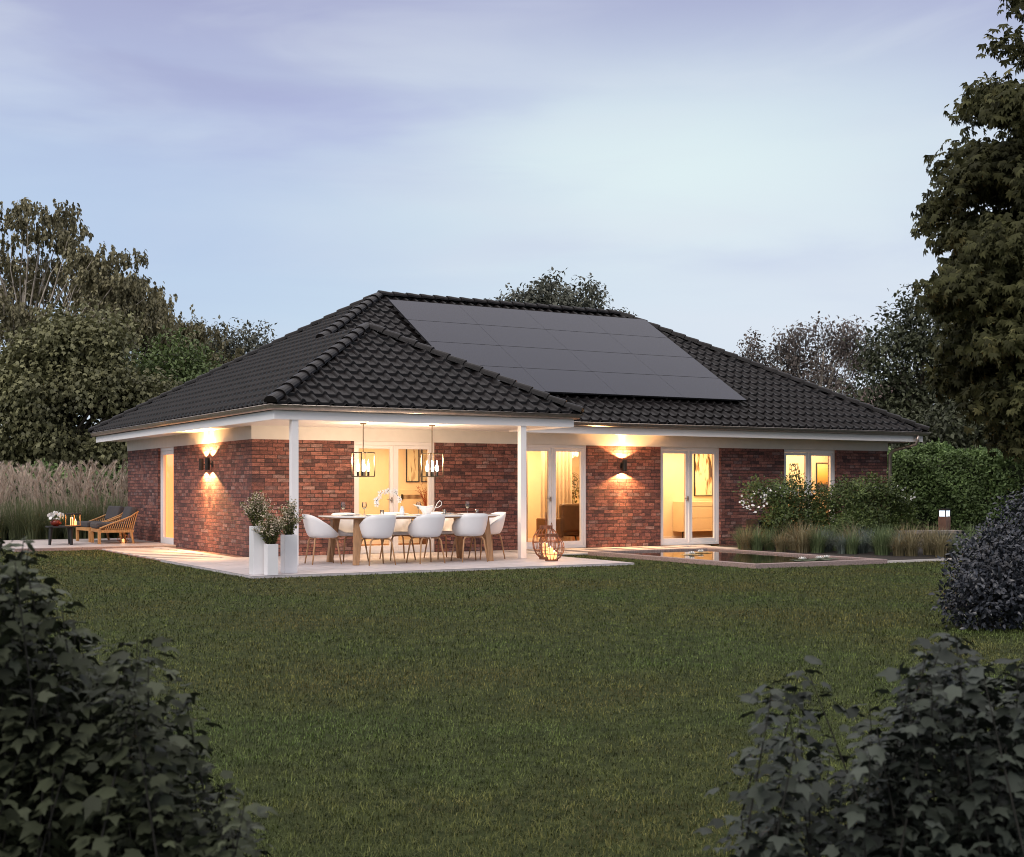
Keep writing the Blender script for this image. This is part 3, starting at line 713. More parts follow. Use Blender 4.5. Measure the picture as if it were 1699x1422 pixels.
tag(p1,'left brass cage pendant with four candle bulbs hanging over the dining table','pendant lamp','cage pendants over the terrace table')
p2 = copy_tree(p1); p2.location = (2.79,-1.92,SOF)
tag(p2,'right brass cage pendant with four candle bulbs hanging over the dining table','pendant lamp','cage pendants over the terrace table')

# ---- dining table
t = empty('dining_table', (1.93,-2.8,0), 0, 'long white topped dining table with oak legs on the covered terrace', 'dining table')
def rrect(hx, hy, r_, n=8):
    pts = []
    for cx, cy, a0 in ((hx-r_,hy-r_,0),(-hx+r_,hy-r_,90),(-hx+r_,-hy+r_,180),(hx-r_,-hy+r_,270)):
        for i in range(n+1): a = radians(a0+90*i/n); pts.append((cx+r_*cos(a), cy+r_*sin(a)))
    return pts
def prism(pts, z0, z1, inset=0):
    n = len(pts); m_ = MB(); vs = [(p[0]*(1-inset),p[1]*(1-inset),z0) for p in pts]+[(p[0],p[1],z1) for p in pts]
    m_.add(vs, [tuple(range(n))[::-1], tuple(range(n,2*n))]+[(i,(i+1)%n,n+(i+1)%n,n+i) for i in range(n)]); return m_
prism(rrect(1.58,.72,.45),.795,.815).build('tabletop', M['ceramic'], t, bevel=.003)
prism(rrect(1.56,.70,.44),.765,.795,.05).build('apron', M['oak'], t)
for sx in (-1,1):
    for sy in (-1,1):
        m_ = MB(); tx, ty, bx, by = sx*1.20, sy*.50, sx*1.28, sy*.58; a = .065; b = .045
        vs = [(tx-a,ty-a,.765),(tx+a,ty-a,.765),(tx+a,ty+a,.765),(tx-a,ty+a,.765),(bx-b,by-b,0),(bx+b,by-b,0),(bx+b,by+b,0),(bx-b,by+b,0)]
        m_.add(vs, [(0,1,2,3),(7,6,5,4),(0,4,5,1),(1,5,6,2),(2,6,7,3),(3,7,4,0)]).build('leg', M['oak'], t, bevel=.006)
# ---- tub chairs
def make_chair():
    t = empty('tub_chair', (0,0,0))
    m_ = MB(); NU = 44; NV = 9; vs = []; fs = []
    def rim(ph):
        s_ = (1-sin(ph))/2; k = s_*s_*(3-2*s_)
        return .50+.345*(k**.9), k
    for j in range(NV):
        v = j/(NV-1)
        for i in range(NU):
            ph = 2*pi*i/NU; zt, k = rim(ph)
            rx = .31; ryb = .27+.05*k; rb = .17
            ca, sa = cos(ph), sin(ph)
            ex = math.copysign(abs(ca)**.85, ca); ey = math.copysign(abs(sa)**.85, sa)
            prof = v**.45; z = .445+(zt-.445)*(v**1.5)
            X_ = ex*(rb+(rx-rb)*prof); Y_ = ey*(rb+((ryb if sa < 0 else .26)-rb)*prof) - (.03*k*v)
            vs.append((X_,Y_,z))
    for j in range(NV-1):
        for i in range(NU): a = j*NU+i; b = j*NU+(i+1)%NU; fs.append((a,b,b+NU,a+NU))
    c0 = len(vs); vs.append((0,0,.442))
    for i in range(NU): fs.append((c0,(i+1)%NU,i))
    m_.add(vs, fs); o = m_.build('shell', M['shell'], t, smooth=True, solid=.012)
    MB().lathe([(.02,.452),(.19,.452),(.225,.468),(.23,.485),(.2,.497),(.05,.502)],28).build('seat_cushion', M['cushion'], t, smooth=True)
    for sx in (-1,1):
        for sy in (-1,1):
            MB().tube([(sx*.02,sy*.15,.437),(sx*.13,sy*.17,.435),(sx*.165,sy*.185,.425),(sx*.19,sy*.195,.385),(sx*.215,sy*.22,.2),(sx*.24,sy*.25,0)],[.012,.014,.015,.015,.014,.011],10).build('leg', M['oak'], t, smooth=True)
    return t
G = 'white tub chairs around the terrace table'
places = [(1.02,-3.38,0,'white tub chair on the lawn side of the table, nearest the planters'),
 (1.95,-3.36,2,'white tub chair in the middle of the lawn side of the table'),
 (2.83,-3.30,-4,'white tub chair on the lawn side of the table, nearest the cage lanterns'),
 (.33,-2.72,-96,'white tub chair at the left head of the table'),
 (3.52,-2.68,88,'white tub chair at the right head of the table'),
 (1.05,-2.18,182,'white tub chair on the house side of the table, leftmost of three'),
 (1.98,-2.16,178,'white tub chair on the house side of the table, middle of three'),
 (2.86,-2.2,184,'white tub chair on the house side of the table, rightmost of three')]
ch = make_chair()
for i, (x_, y_, a, lb) in enumerate(places):
    o = ch if i == 0 else copy_tree(ch)
    o.location = (x_, y_, .001); o.rotation_euler = (0,0,radians(a)); tag(o, lb, 'chair', G)

# ---- on the table
TZ = .8155
def make_glass():
    t = empty('wine_glass', (0,0,0))
    MB().lathe([(.036,0),(.034,.004),(.006,.01),(.004,.09),(.02,.105),(.04,.14),(.043,.175),(.033,.225)],20,cap=False).build('bowl', M['wineglass'], t, smooth=True)
    MB().lathe([(.004,.108),(.032,.135),(.036,.15)],16).build('wine', glassmat('white_wine',(.95,.9,.7),1), t, smooth=True)
    return t
gl = make_glass()
GP = [(.85,-2.35,'wine glass at the left end of the table before the brick wall'),(1.25,-2.35,'wine glass before the left edge of the first glass door'),(2.28,-2.4,'wine glass between the orchid vase and the white jug'),(3.3,-2.35,'wine glass at the right end of the table before the brick wall')]
for i, (x_, y_, lb) in enumerate(GP):
    o = gl if i == 0 else copy_tree(gl); o.location = (x_, y_, TZ); tag(o, lb, 'wine glass', 'wine glasses on the terrace table')
def make_tumbler():
    o = MB().lathe([(.028,0),(.033,.085),(.030,.085),(.026,.006)],16,cap=False).build('tumbler', M['wineglass'], None, smooth=True); return o
for i, (x_, y_, lb) in enumerate([(1.5,-2.55,'small clear tumbler left of the orchid vase'),(2.75,-2.5,'small clear tumbler just right of the white jug'),(3.28,-2.75,'small clear tumbler at the right end of the table')]):
    o = make_tumbler() if i == 0 else first.copy()
    if i == 0: first = o
    else: col.objects.link(o)
    o.location = (x_, y_, TZ); tag(o, lb, 'tumbler', 'tumblers on the terrace table')
pl0 = None
for i, (x_, y_) in enumerate([(.75,-2.8),(1.02,-3.15),(1.95,-3.15),(2.83,-3.12),(3.12,-2.7),(1.05,-2.38),(1.98,-2.33),(2.86,-2.38)]):
    lbs = ['white plate at the left head of the table','white plate on the lawn side, nearest the planters','white plate in the middle of the lawn side','white plate on the lawn side, nearest the lanterns','white plate at the right head of the table','white plate on the house side, leftmost','white plate on the house side, in the middle','white plate on the house side, rightmost']
    if pl0 is None: o = pl0 = MB().lathe([(.02,.002),(.08,.002),(.135,.016),(.135,.02),(.08,.008),(.0,.006)],28,cap=False).build('plate', M['ceramic'], None, smooth=True)
    else: o = pl0.copy(); col.objects.link(o)
    o.location = (x_, y_, TZ); tag(o, lbs[i], 'plate', 'plates laid on the terrace table')
t = empty('vase', (1.93,-2.45,TZ), 0, 'small pale blue glass vase in the middle of the table', 'vase')
MB().lathe([(.035,0),(.045,.03),(.04,.09),(.024,.14),(.028,.15)],20).build('vase_body', M['blueglass'], t, smooth=True)
t = empty('orchid_spray', (1.93,-2.45,TZ+.14), 0, 'arching spray of white orchids standing in the pale blue vase', 'flowers')
pts = [Vector((0,0,-.08)),Vector((-.03,0,.12)),Vector((-.12,0,.24)),Vector((-.26,-.02,.31)),Vector((-.40,-.03,.27)),Vector((-.49,-.04,.14)),Vector((-.53,-.05,.03))]
MB().tube(pts,.004,5).build('stem', M['stem'], t)
for i in range(15):
    s_ = .18+.82*i/14; k = s_*(len(pts)-1); j = min(int(k), len(pts)-2); p = pts[j].lerp(pts[j+1], k-j)+Vector((random.uniform(-.03,.03),-.015,random.uniform(-.03,.03)))
    fl = MB(); fc = MB(); vs = [p+Vector((0,-.012,0))]; fs = []; ro = random.random()*6
    for q in range(5):
        a = ro+q*2*pi/5; 
        for da, rr in ((-.42,.042),(0,.055),(.42,.042)):
            vs.append(p+Vector((cos(a+da)*rr, random.uniform(-.012,.006)+(.008 if rr > .05 else 0), sin(a+da)*rr)))
        n_ = len(vs); fs += [(0,n_-3,n_-2),(0,n_-2,n_-1)]
    fl.add(vs, fs); fc.lathe([(.002,-.006),(.009,0),(.002,.006)],6,(p.x,p.y-.02,p.z))
    fc.build('flower_centre', M['darkcentre'], fl.build('flower', M['petal'], t))
t = empty('jug', (2.42,-2.45,TZ), radians(-20), 'white ceramic pouring jug with a tall loop handle', 'jug')
m_ = MB(); vs = []; fs = []; K = 24; pf = [(.05,0),(.065,.01),(.075,.05),(.095,.10),(.12,.145)]
for r_, z in pf:
    for k in range(K):
        a = 2*pi*k/K; ext = 1+ .75*max(0,-cos(a))**3*(z/.145)**1.5; vs.append((r_*cos(a)*ext*1.15, r_*sin(a)*.8, z+ .03*max(0,-cos(a))**3*(z/.145)+.012*max(0,cos(a))*(z/.145)))
for j in range(len(pf)-1):
    for k in range(K): a = j*K+k; b = j*K+(k+1)%K; fs.append((a,b,b+K,a+K))
fs.append(tuple(range(K))[::-1]); m_.add(vs, fs).build('jug_body', M['ceramic'], t, smooth=True, solid=.005)
MB().tube([(.10,0,.03),(.14,0,.09),(.19,0,.2),(.235,0,.245),(.265,0,.22),(.26,0,.16),(.20,0,.12),(.13,0,.13)],[.006]*8,8).build('handle', M['ceramic'], t, smooth=True)
# ------------------------------------------------------------------ ground
def sheet(x0, x1, y0, y1, z0, z1, name, mat, uv=True, **k):
    o = MB().box(x0,x1,y0,y1,z0,z1).build(name, mat, None, uv=uv); tag(o, kind='structure'); return o
def lawnmat():
    m, nt, b = newmat('lawn_soil'); L = nt.links
    tc = N(nt,'ShaderNodeTexCoord'); n = N(nt,'ShaderNodeTexNoise'); n.inputs['Scale'].default_value = 14; n.inputs['Detail'].default_value = 9; L.new(tc.outputs['Object'], n.inputs['Vector'])
    r = N(nt,'ShaderNodeValToRGB'); r.color_ramp.elements[0].position = .3; r.color_ramp.elements[0].color = (.017,.023,.007,1); r.color_ramp.elements[1].position = .7; r.color_ramp.elements[1].color = (.045,.056,.018,1)
    L.new(n.outputs['Fac'], r.inputs[0]); L.new(r.outputs[0], b.inputs['Base Color']); b.inputs['Roughness'].default_value = .95; b.inputs['Specular IOR Level'].default_value = .1
    return m
c0 = W(0, 60)
o = MB().add([(c0.x-600,c0.y-600,LAWN),(c0.x+600,c0.y-600,LAWN),(c0.x+600,c0.y+600,LAWN),(c0.x-600,c0.y+600,LAWN)],[(0,1,2,3)]).build('lawn', lawnmat()); tag(o, kind='structure')
sheet(-1.70,5.12,-5.05,-.001,-.12,0,'terrace',M['terrace'])
sheet(-1.70,-.001,0,5.09,-.13,-.022,'garden_path',M['gravel'])
for i in range(8): sheet(-1.66,-.52,.25+i*.6,.25+i*.6+.36,-.10,-.004,'path_slab',M['path'])
sheet(-.50,-.28,.002,5.08,-.10,-.002,'path_slab',M['path'])
sheet(-3.35,-.003,5.10,9.6,-.15,.032,'deck',M['deck'])
sheet(-3.37,-.28,5.07,5.098,-.15,.02,'kerb',M['pondkerb'])
sheet(5.123,10.6,-1.95,-.001,-.13,-.025,'garden_path',M['gravel'])
for i in range(8): sheet(5.35+i*.66,5.35+i*.66+.36,-1.70,-.32,-.10,-.004,'path_slab',M['path'])
sheet(5.123,10.6,-1.95,-1.72,-.10,-.002,'path_slab',M['path']); sheet(5.123,10.6,-.30,-.005,-.10,-.003,'path_slab',M['path'])
# flower bed soil
o = MB().add([(9.22,-1.9,-.02),(9.22,-6.75,-.02),(11.6,-6.75,-.02),(18,-4.5,-.02),(18,-.3,-.02),(10.6,-.3,-.02),(10.6,-1.9,-.02)],[(0,1,2,3,4,5,6)]).build('flower_bed', M['soil']); tag(o, kind='structure')
sheet(9.24,11.9,-6.86,-6.79,-.12,-.0,'kerb',M['path'])
# pond
pd = empty('garden_pond', (7.7,-4.4,0), 0, 'shallow sunken garden pond with a raised granite kerb in the lawn', 'pond')
k = MB(); X0,X1,Y0,Y1 = -1.5,1.5,-2.55,2.45; kw = .15; zt = .038
k.box(X0,X1,Y0,Y0+kw,-.3,zt).box(X0,X1,Y1-kw,Y1,-.3,zt).box(X0,X0+kw,Y0+kw,Y1-kw,-.3,zt).box(X1-kw,X1,Y0+kw,Y1-kw,-.3,zt+.001)
k.build('kerb', M['pondkerb'], pd, bevel=.006)
MB().box(X0+kw,X1-kw,Y0+kw,Y1-kw,-.32,-.035).build('basin', M['basin'], pd)
mw, nt, b = newmat('pond_water'); L = nt.links
b.inputs['Base Color'].default_value = (.012,.014,.008,1); b.inputs['Roughness'].default_value = .03; b.inputs['IOR'].default_value = 1.45; b.inputs['Specular IOR Level'].default_value = .9
tc = N(nt,'ShaderNodeTexCoord'); n = N(nt,'ShaderNodeTexNoise'); n.inputs['Scale'].default_value = 3.5; n.inputs['Detail'].default_value = 2; L.new(tc.outputs['Object'], n.inputs['Vector'])
bp = N(nt,'ShaderNodeBump'); bp.inputs['Strength'].default_value = .10; bp.inputs['Distance'].default_value = .02; L.new(n.outputs['Fac'], bp.inputs['Height']); L.new(bp.outputs[0], b.inputs['Normal'])
o = MB().add([(7.7+X0+kw,-4.4+Y0+kw,.006),(7.7+X1-kw,-4.4+Y0+kw,.006),(7.7+X1-kw,-4.4+Y1-kw,.006),(7.7+X0+kw,-4.4+Y1-kw,.006)],[(0,1,2,3)]).build('water', mw); tag(o, kind='structure')
padm = plain('lily_pad',(.05,.08,.03),.4,var=.3)
def water_lily(x_, y_, lb, s_=1):
    t = empty('water_lily', (x_,y_,.009), random.random()*6, lb, 'water lily', 'white water lilies on the pond')
    m_ = MB()
    for q in range(4):
        a = q*1.6+.4; rr = .11*s_; cx, cy = cos(a)*.13*s_, sin(a)*.13*s_
        m_.add([(cx,cy,.004)]+[(cx+rr*cos(.3+b_*5.7/10), cy+rr*sin(.3+b_*5.7/10), .003) for b_ in range(11)], [(0,i,i+1) for i in range(1,11)])
    m_.build('pads', padm, t)
    m_ = MB()
    for ring, (L_, up, n_) in enumerate(((.09,.03,9),(.07,.055,8),(.04,.06,6))):
        for q in range(n_):
            a = q*2*pi/n_+ring*.3; d = Vector((cos(a),sin(a),0)); s2 = Vector((-sin(a),cos(a),0))
            m_.add([(0,0,.01), d*L_*.5*s_+s2*.016+Vector((0,0,.01+up*.4)), d*L_*s_+Vector((0,0,.01+up)), d*L_*.5*s_-s2*.016+Vector((0,0,.01+up*.4))],[(0,1,2,3)])
    m_.build('petals', M['petal'], t)
for x_, y_, lb in [(8.75,-5.9,'white water lily nearest the right pond kerb'),(8.45,-6.05,'white water lily at the front, second from the right kerb'),(8.0,-6.1,'white water lily at the front, third from the right kerb'),(8.1,-3.1,'white water lily near the back kerb of the pond'),(7.5,-3.6,'white water lily floating in the reflection of the lit door')]: water_lily(x_, y_, lb)

# ------------------------------------------------------------------ grass blades
def ribbons(name, P, A, Lh, lean, width, mat, parent=None, nseg=4, curl=1.6, up0=.0):
    """blades from P, leaning in azimuth A; lean = horizontal reach as share of the length"""
    n = len(P); t = np.linspace(0,1,nseg+1); d = np.column_stack([np.cos(A),np.sin(A),np.zeros(n)]); s = np.column_stack([-np.sin(A),np.cos(A),np.zeros(n)])
    V = np.zeros((n, 2*(nseg+1), 3))
    for i, tt in enumerate(t):
        c = P + d*(lean*Lh*tt**curl)[:,None] + np.array([0,0,1])*(Lh*(tt - .45*lean*lean*tt**2.5*1.6))[:,None]
        w = (width*(1-tt**1.6*.93)/2)[:,None]
        V[:,2*i] = c-s*w; V[:,2*i+1] = c+s*w
    F = np.array([(2*i,2*i+1,2*i+3,2*i+2) for i in range(nseg)])
    F = F[None]+(np.arange(n)*2*(nseg+1))[:,None,None]
    return npmesh(name, V.reshape(-1,3), F.reshape(-1,4), mat, parent)
def grassmat():
    m, nt, b = newmat('lawn_blades'); L = nt.links
    g = N(nt,'ShaderNodeNewGeometry'); r = N(nt,'ShaderNodeValToRGB'); cr = r.color_ramp
    cr.elements[0].color = (.036,.047,.013,1); cr.elements[1].color = (.14,.15,.055,1); cr.elements[1].position = 1
    for p, c in ((.5,(.064,.080,.022)),(.85,(.095,.116,.034)),(.95,(.12,.14,.045))): e = cr.elements.new(p); e.color = (*c,1)
    L.new(g.outputs['Random Per Island'], r.inputs[0])
    n1 = N(nt,'ShaderNodeTexNoise'); n1.inputs['Scale'].default_value = .38; n1.inputs['Detail'].default_value = 6; n1.inputs['Roughness'].default_value = .6; L.new(g.outputs['Position'], n1.inputs['Vector'])
    r1 = N(nt,'ShaderNodeValToRGB'); r1.color_ramp.elements[0].position = .36; r1.color_ramp.elements[0].color = (1.35,1.0,.9,1); r1.color_ramp.elements[1].position = .62; r1.color_ramp.elements[1].color = (.95,1.12,.9,1)
    L.new(n1.outputs['Fac'], r1.inputs[0])
    n2 = N(nt,'ShaderNodeTexNoise'); n2.inputs['Scale'].default_value = 5; n2.inputs['Detail'].default_value = 3; L.new(g.outputs['Position'], n2.inputs['Vector'])
    mr = N(nt,'ShaderNodeMapRange'); mr.inputs[1].default_value = .35; mr.inputs[2].default_value = .65; mr.inputs[3].default_value = .58; mr.inputs[4].default_value = 1.3; L.new(n2.outputs['Fac'], mr.inputs[0])
    mx = N(nt,'ShaderNodeMix', data_type='RGBA', blend_type='MULTIPLY'); mx.inputs[0].default_value = 1; L.new(r.outputs[0], mx.inputs[6]); L.new(r1.outputs[0], mx.inputs[7])
    sc = N(nt,'ShaderNodeVectorMath', operation='SCALE'); L.new(mx.outputs[2], sc.inputs[0]); L.new(mr.outputs[0], sc.inputs['Scale'])
    L.new(sc.outputs[0], b.inputs['Base Color']); b.inputs['Roughness'].default_value = .6; b.inputs['Specular IOR Level'].default_value = .2
    return m
NL = 700000
uu = rng.uniform(0,1,NL); p_ = .55; dmin, dmax = 2.6, 42.
f_ = (dmin**p_+(dmax**p_-dmin**p_)*uu)**(1/p_)
r_ = rng.uniform(-.50,.50,NL)*f_
PX = CAM.x + r_*cos(pi/6)+f_*.5; PY = CAM.y - r_*.5 + f_*cos(pi/6)
def inside(x0,x1,y0,y1): return (PX>x0)&(PX<x1)&(PY>y0)&(PY<y1)
mask = ~(inside(-1.69,5.11,-5.04,.2)|inside(-1.7,.2,0,5.08)|inside(-3.37,.1,5.07,9.6)|inside(0,16.5,0,9.5)|inside(5.1,10.6,-1.94,.1)|inside(6.21,9.19,-6.94,-1.96)|inside(9.15,11.9,-6.84,-.3)|inside(10.6,18,-4.5,-.1))
PX, PY, f_ = PX[mask], PY[mask], f_[mask]; n = len(PX)
P = np.column_stack([PX,PY,np.full(n,LAWN-.003)])
wd = np.maximum(.0028, f_*.00062)*rng.uniform(.7,1.3,n)
hgt = rng.uniform(.016,.040,n)*(1+.12*np.sin(PX*1.3)*np.cos(PY*.9))
o = ribbons('grass', P, rng.uniform(0,2*pi,n), hgt, rng.uniform(.3,1.1,n), wd, grassmat(), None, nseg=2)
tag(o, 'short dense green grass of the lawn around the house', 'grass', kind='stuff')

# ------------------------------------------------------------------ trees
def wobble(P, a, s): 
    return a*np.column_stack([np.sin(P[:,0]*s+P[:,2]*1.7*s),np.sin(P[:,1]*s*1.3+P[:,0]*s),np.sin(P[:,0]*s*.9+P[:,1]*1.1*s)])
def in_blobs(blobs, n, shell=.55):
    """n points in ellipsoids (x,y,z,rx,ry,rz), more of them near the surface"""
    vol = np.array([b[3]*b[4]*b[5] for b in blobs])**(.75); idx = rng.choice(len(blobs), n, p=vol/vol.sum()); B = np.array(blobs)[idx]
    d = rdir(n); r = rng.uniform(0,1,n)**(shell/1.5)
    return B[:,:3] + d*B[:,3:]*r[:,None]
def tree(name, label, blobs, base, lean, tr, bark, nclus, per, crad, size, tmpl, mat, group, cat='tree', droop=.3, strand=0, nbr=26, trunks=1, shell=.55, gap=0, gcut=-.28, brw=1.0, outward=.4):
    """blobs in metres relative to the base"""
    root = empty(name, base, 0, label, cat, group)
    C = in_blobs(blobs, nclus, shell)
    if gap:
        g = np.sin(C[:,0]*gap+1)*np.sin(C[:,2]*gap*1.1+2)*np.sin(C[:,1]*gap*.9); C = C[g > gcut]
    n = len(C); top = max(b[2]+b[5] for b in blobs); mid = np.average([b[:3] for b in blobs], axis=0)
    P = np.repeat(C, per, 0)
    off = np.clip(rng.normal(size=(len(P),3)),-2.1,2.1)*crad
    if strand:
        k = rng.uniform(0,1,len(P)); sidx = rng.integers(0,5,len(P))+np.repeat(np.arange(n)*5,per)
        sd_ = rng.normal(size=(n*5,3))*crad; off = sd_[sidx]*[1,1,.5]; off[:,2] -= k*strand*rng.uniform(.5,1.2,n*5)[sidx]; off += rng.normal(size=off.shape)*crad*.10
    P = P+off
    T = norm(off)*outward + rdir(len(P))*.55 + np.array([0,0,-droop]); Nn = rdir(len(P))*.7+np.array([0,0,.9])+norm(P-mid)*.5
    V, F = tmpl
    leaves('crown', V, F, P, T, Nn, size*rng.uniform(.65,1.3,len(P)), mat, root)
    m_ = MB()
    for q in range(trunks):
        a = q*2.4; bx = cos(a)*.35*(trunks > 1); by = sin(a)*.35*(trunks > 1)
        tp = Vector((lean[0]+bx*3, lean[1]+by*3, top*.82)); pts = []
        for i in range(9):
            t_ = i/8; pts.append(Vector((bx+(tp.x-bx)*t_+.12*sin(t_*7+q)*t_, by+(tp.y-by)*t_+.1*sin(t_*5+q*2)*t_, tp.z*t_)))
        m_.tube(pts, [tr*(1-.85*i/8)*(1.25 if i == 0 else 1) for i in range(9)], 9)
        for j in rng.choice(n, min(n, nbr//trunks), replace=False):
            e = Vector(C[j]); t_ = min(.93,max(.12,(e.z/top)*.62)); k = t_*8; i = int(k); s_ = pts[i].lerp(pts[min(8,i+1)], k-i)
            mid_ = s_.lerp(e,.5)+Vector((random.uniform(-.3,.3),random.uniform(-.3,.3),random.uniform(0,.5)))
            r0 = tr*(1-.85*t_)*.55*brw
            m_.tube([s_, s_.lerp(mid_,.5)+Vector((0,0,.1)), mid_, mid_.lerp(e,.5)+Vector((random.uniform(-.2,.2),random.uniform(-.2,.2),.05)), e],[r0,r0*.75,r0*.5,r0*.3,r0*.12],6)
            for w_ in range(3):
                q0 = mid_.lerp(e, random.uniform(.0,.8)); q1 = q0+Vector((random.uniform(-1,1),random.uniform(-1,1),random.uniform(-.5,.8)))*crad*2.2
                m_.tube([q0,q0.lerp(q1,.5)+Vector((0,0,.08)),q1],[r0*.3,r0*.2,r0*.06],5)
    m_.build('trunk', bark, root, smooth=True)
    return root
OV = (OVATE_V, OVATE_T); LA = (LANCE_V, tri(LANCE_F)); PA = (PALM_V, PALM_T); IV = (IVY_V, IVY_T)
def at(px, f, z=LAWN): return W((px-849.5)/2163*f, f, z)
def pz(py, f): return 1.3-(py-808.5)/2163*f
def blobs_at(base, f, lst):
    """crown lumps measured on the ground plan: (right, height, ahead) with radii"""
    out = []
    for (r, z, d, rr, rz_) in lst:
        p = W(r, f+d, z)-Vector(base); out.append((p.x,p.y,p.z,rr,rr,rz_))
    return out
GT = 'trees around the garden'
m_birch = leafmat('birch_leaves',(.11,.10,.05),(.29,.26,.15),trans=.2)
m_maple = leafmat('maple_leaves',(.072,.074,.032),(.235,.23,.115),trans=.2)
m_green = leafmat('green_leaves',(.05,.075,.022),(.13,.18,.06),trans=.2)
m_haze = leafmat('far_leaves',(.075,.08,.062),(.15,.155,.12),trans=.2)
m_brown = leafmat('brown_far_leaves',(.085,.070,.064),(.17,.14,.12),trans=.2)
m_dark = leafmat('dark_leaves',(.032,.038,.020),(.085,.095,.050),trans=.15)
m_chest = leafmat('chestnut_leaves',(.028,.029,.011),(.090,.092,.038),trans=.18,rough=.7,c3=(.15,.14,.06),spec=.15)
f = 52; b = at(28,f); r0 = (28-849.5)/2163*f
tree('birch_tree','tall pale trunked weeping birch at the far left edge of the garden',blobs_at(b,f,[(r0+.1,11.9,0,1.2,.95),(r0+1.4,12.0,.5,1.0,.9),(r0+2.7,11.1,0,1.0,.9),(r0-1.6,11.6,0,1.3,1.2),(r0,10.0,1,1.6,1.1),(r0+2.2,9.6,0,1.4,1.0),(r0+3.9,9.0,.5,1.2,.9),(r0-2.0,9.2,0,1.6,1.2),(r0+.6,8.2,-1,1.7,1.0),(r0-1.8,6,0,1.6,1.5),(r0+4.4,10.4,0,.6,.45),(r0+3.5,11.6,0,.9,.6),(r0+3.2,10.4,0,1.0,.9),(r0+4.5,9.4,0,.9,.8),(r0+4.2,7.9,0,1.2,.9),(r0+5.3,8.2,0,1.0,.9)]),b,(.4,.3),.30,M['birch'],800,80,.26,.15,OV,m_birch,GT,droop=.9,strand=.45,nbr=90,gap=1.15,gcut=-.05,brw=.75)
f = 56; b = at(200,f); r0 = (200-849.5)/2163*f
tree('weeping_tree','weeping tree with bare twisted limbs left of the roof',blobs_at(b,f,[(r0+.7,9.9,0,1.0,.8),(r0+2.4,9.5,0,.9,.7),(r0+1.6,8.0,0,1.3,1.0),(r0-.6,9.2,0,1.3,1.1),(r0+.9,8.8,0,1.4,1.2),(r0+2.2,8.6,0,1.1,1.2),(r0+3.2,7.4,0,1.4,1.2),(r0+4.4,6.4,.5,1.3,1.4),(r0+1.5,6.8,0,2.0,1.6),(r0+5.2,5.0,0,1.4,1.6),(r0-1.3,7.5,0,1.5,1.4),(r0+3.2,4.6,0,2.0,1.7)]),b,(.8,0),.28,M['birch'],900,80,.27,.15,OV,m_birch,GT,droop=.9,strand=.5,gap=1.5,gcut=-.12,nbr=60,brw=.8)
f = 44; b = at(105,f); r0 = (105-849.5)/2163*f
tree('maple_tree','broad dense maple in front of the birches at the left',blobs_at(b,f,[(r0+.2,6.3,0,1.0,.9),(r0-1.3,5.2,0,1.1,.9),(r0+1.5,6.0,0,.8,1.0),(r0+2.2,5.0,0,.9,.9),(r0+2.9,3.9,0,.9,1.0),(r0-.3,4.6,-.5,1.2,.9),(r0-2.6,4.6,0,1.1,1.1),(r0+1.2,4.2,-.5,1.2,.9),(r0+3.4,2.9,.4,.8,.9),(r0+.1,3.0,-.3,1.3,.9),(r0-1.9,3.0,0,1.3,1.1),(r0+1.8,2.4,0,1.2,.8),(r0-3.6,3.3,0,1.2,1.4)]),b,(0,0),.22,M['bark'],800,84,.34,.14,IV,m_maple,GT,droop=.6,nbr=60,shell=.5,gap=1.5,gcut=-.16)
f = 47; b = at(335,f); r0 = (335-849.5)/2163*f
tree('green_tree','small bright green tree behind the left roof slope',blobs_at(b,f,[(r0-2.0,5.2,0,1.2,1.3),(r0-.7,5.7,0,1.1,.9),(r0-3.0,4.6,0,1.2,1.6),(r0,4.2,0,1.7,1.6),(r0+1.2,3.6,0,1.3,1.3),(r0-1.2,3.6,0,1.4,1.7)]),b,(0,0),.14,M['bark'],400,52,.28,.15,OV,m_green,GT,nbr=16)
f = 64; b = at(400,f); r0 = (400-849.5)/2163*f
tree('round_tree','distant rounded grey green tree just left of the roof',blobs_at(b,f,[(r0,7.6,0,1.8,1.6),(r0-1.6,7.6,0,1.6,1.8),(r0+1.3,6.3,0,1.5,1.5),(r0+.4,5,0,2.4,2.2)]),b,(0,0),.2,M['bark'],330,50,.3,.19,OV,m_haze,GT,nbr=18)
f = 60; b = at(915,f); r0 = (915-849.5)/2163*f
tree('lime_tree','lone leafy tree rising behind the ridge of the house',blobs_at(b,f,[(r0+.3,10.0,0,1.2,1.0),(r0-1.4,9.5,0,1.1,1.0),(r0-2.5,9.1,0,.8,.6),(r0+1.7,9.6,0,.85,1.1),(r0+.2,8.4,0,2.0,1.3),(r0+2.4,8.7,0,.7,.5),(r0+3.1,9.0,0,.45,.4)]),b,(0,0),.22,M['bark'],300,46,.22,.19,OV,m_haze,GT,nbr=40,gap=2.1)
f = 66; b = at(1330,f); r0 = (1330-849.5)/2163*f
tree('airy_tree','thin crowned brownish tree beyond the right roof slope',blobs_at(b,f,[(r0-2.3,8.2,0,.9,.8),(r0-.9,8.3,0,1.1,.8),(r0+.6,9.0,0,1.2,.9),(r0+2.0,8.9,0,1.3,.9),(r0+2.8,7.8,0,1.2,1.0),(r0-1.8,6.9,0,1.2,.7),(r0+.4,7.3,0,1.6,.8),(r0+1.6,6.0,0,1.7,1.0),(r0-.3,5.8,0,1.0,.6)]),b,(.4,0),.2,M['birch'],300,44,.22,.17,OV,m_brown,GT,nbr=60,trunks=3,gap=1.9)
f = 47; b = at(1530,f); r0 = (1530-849.5)/2163*f
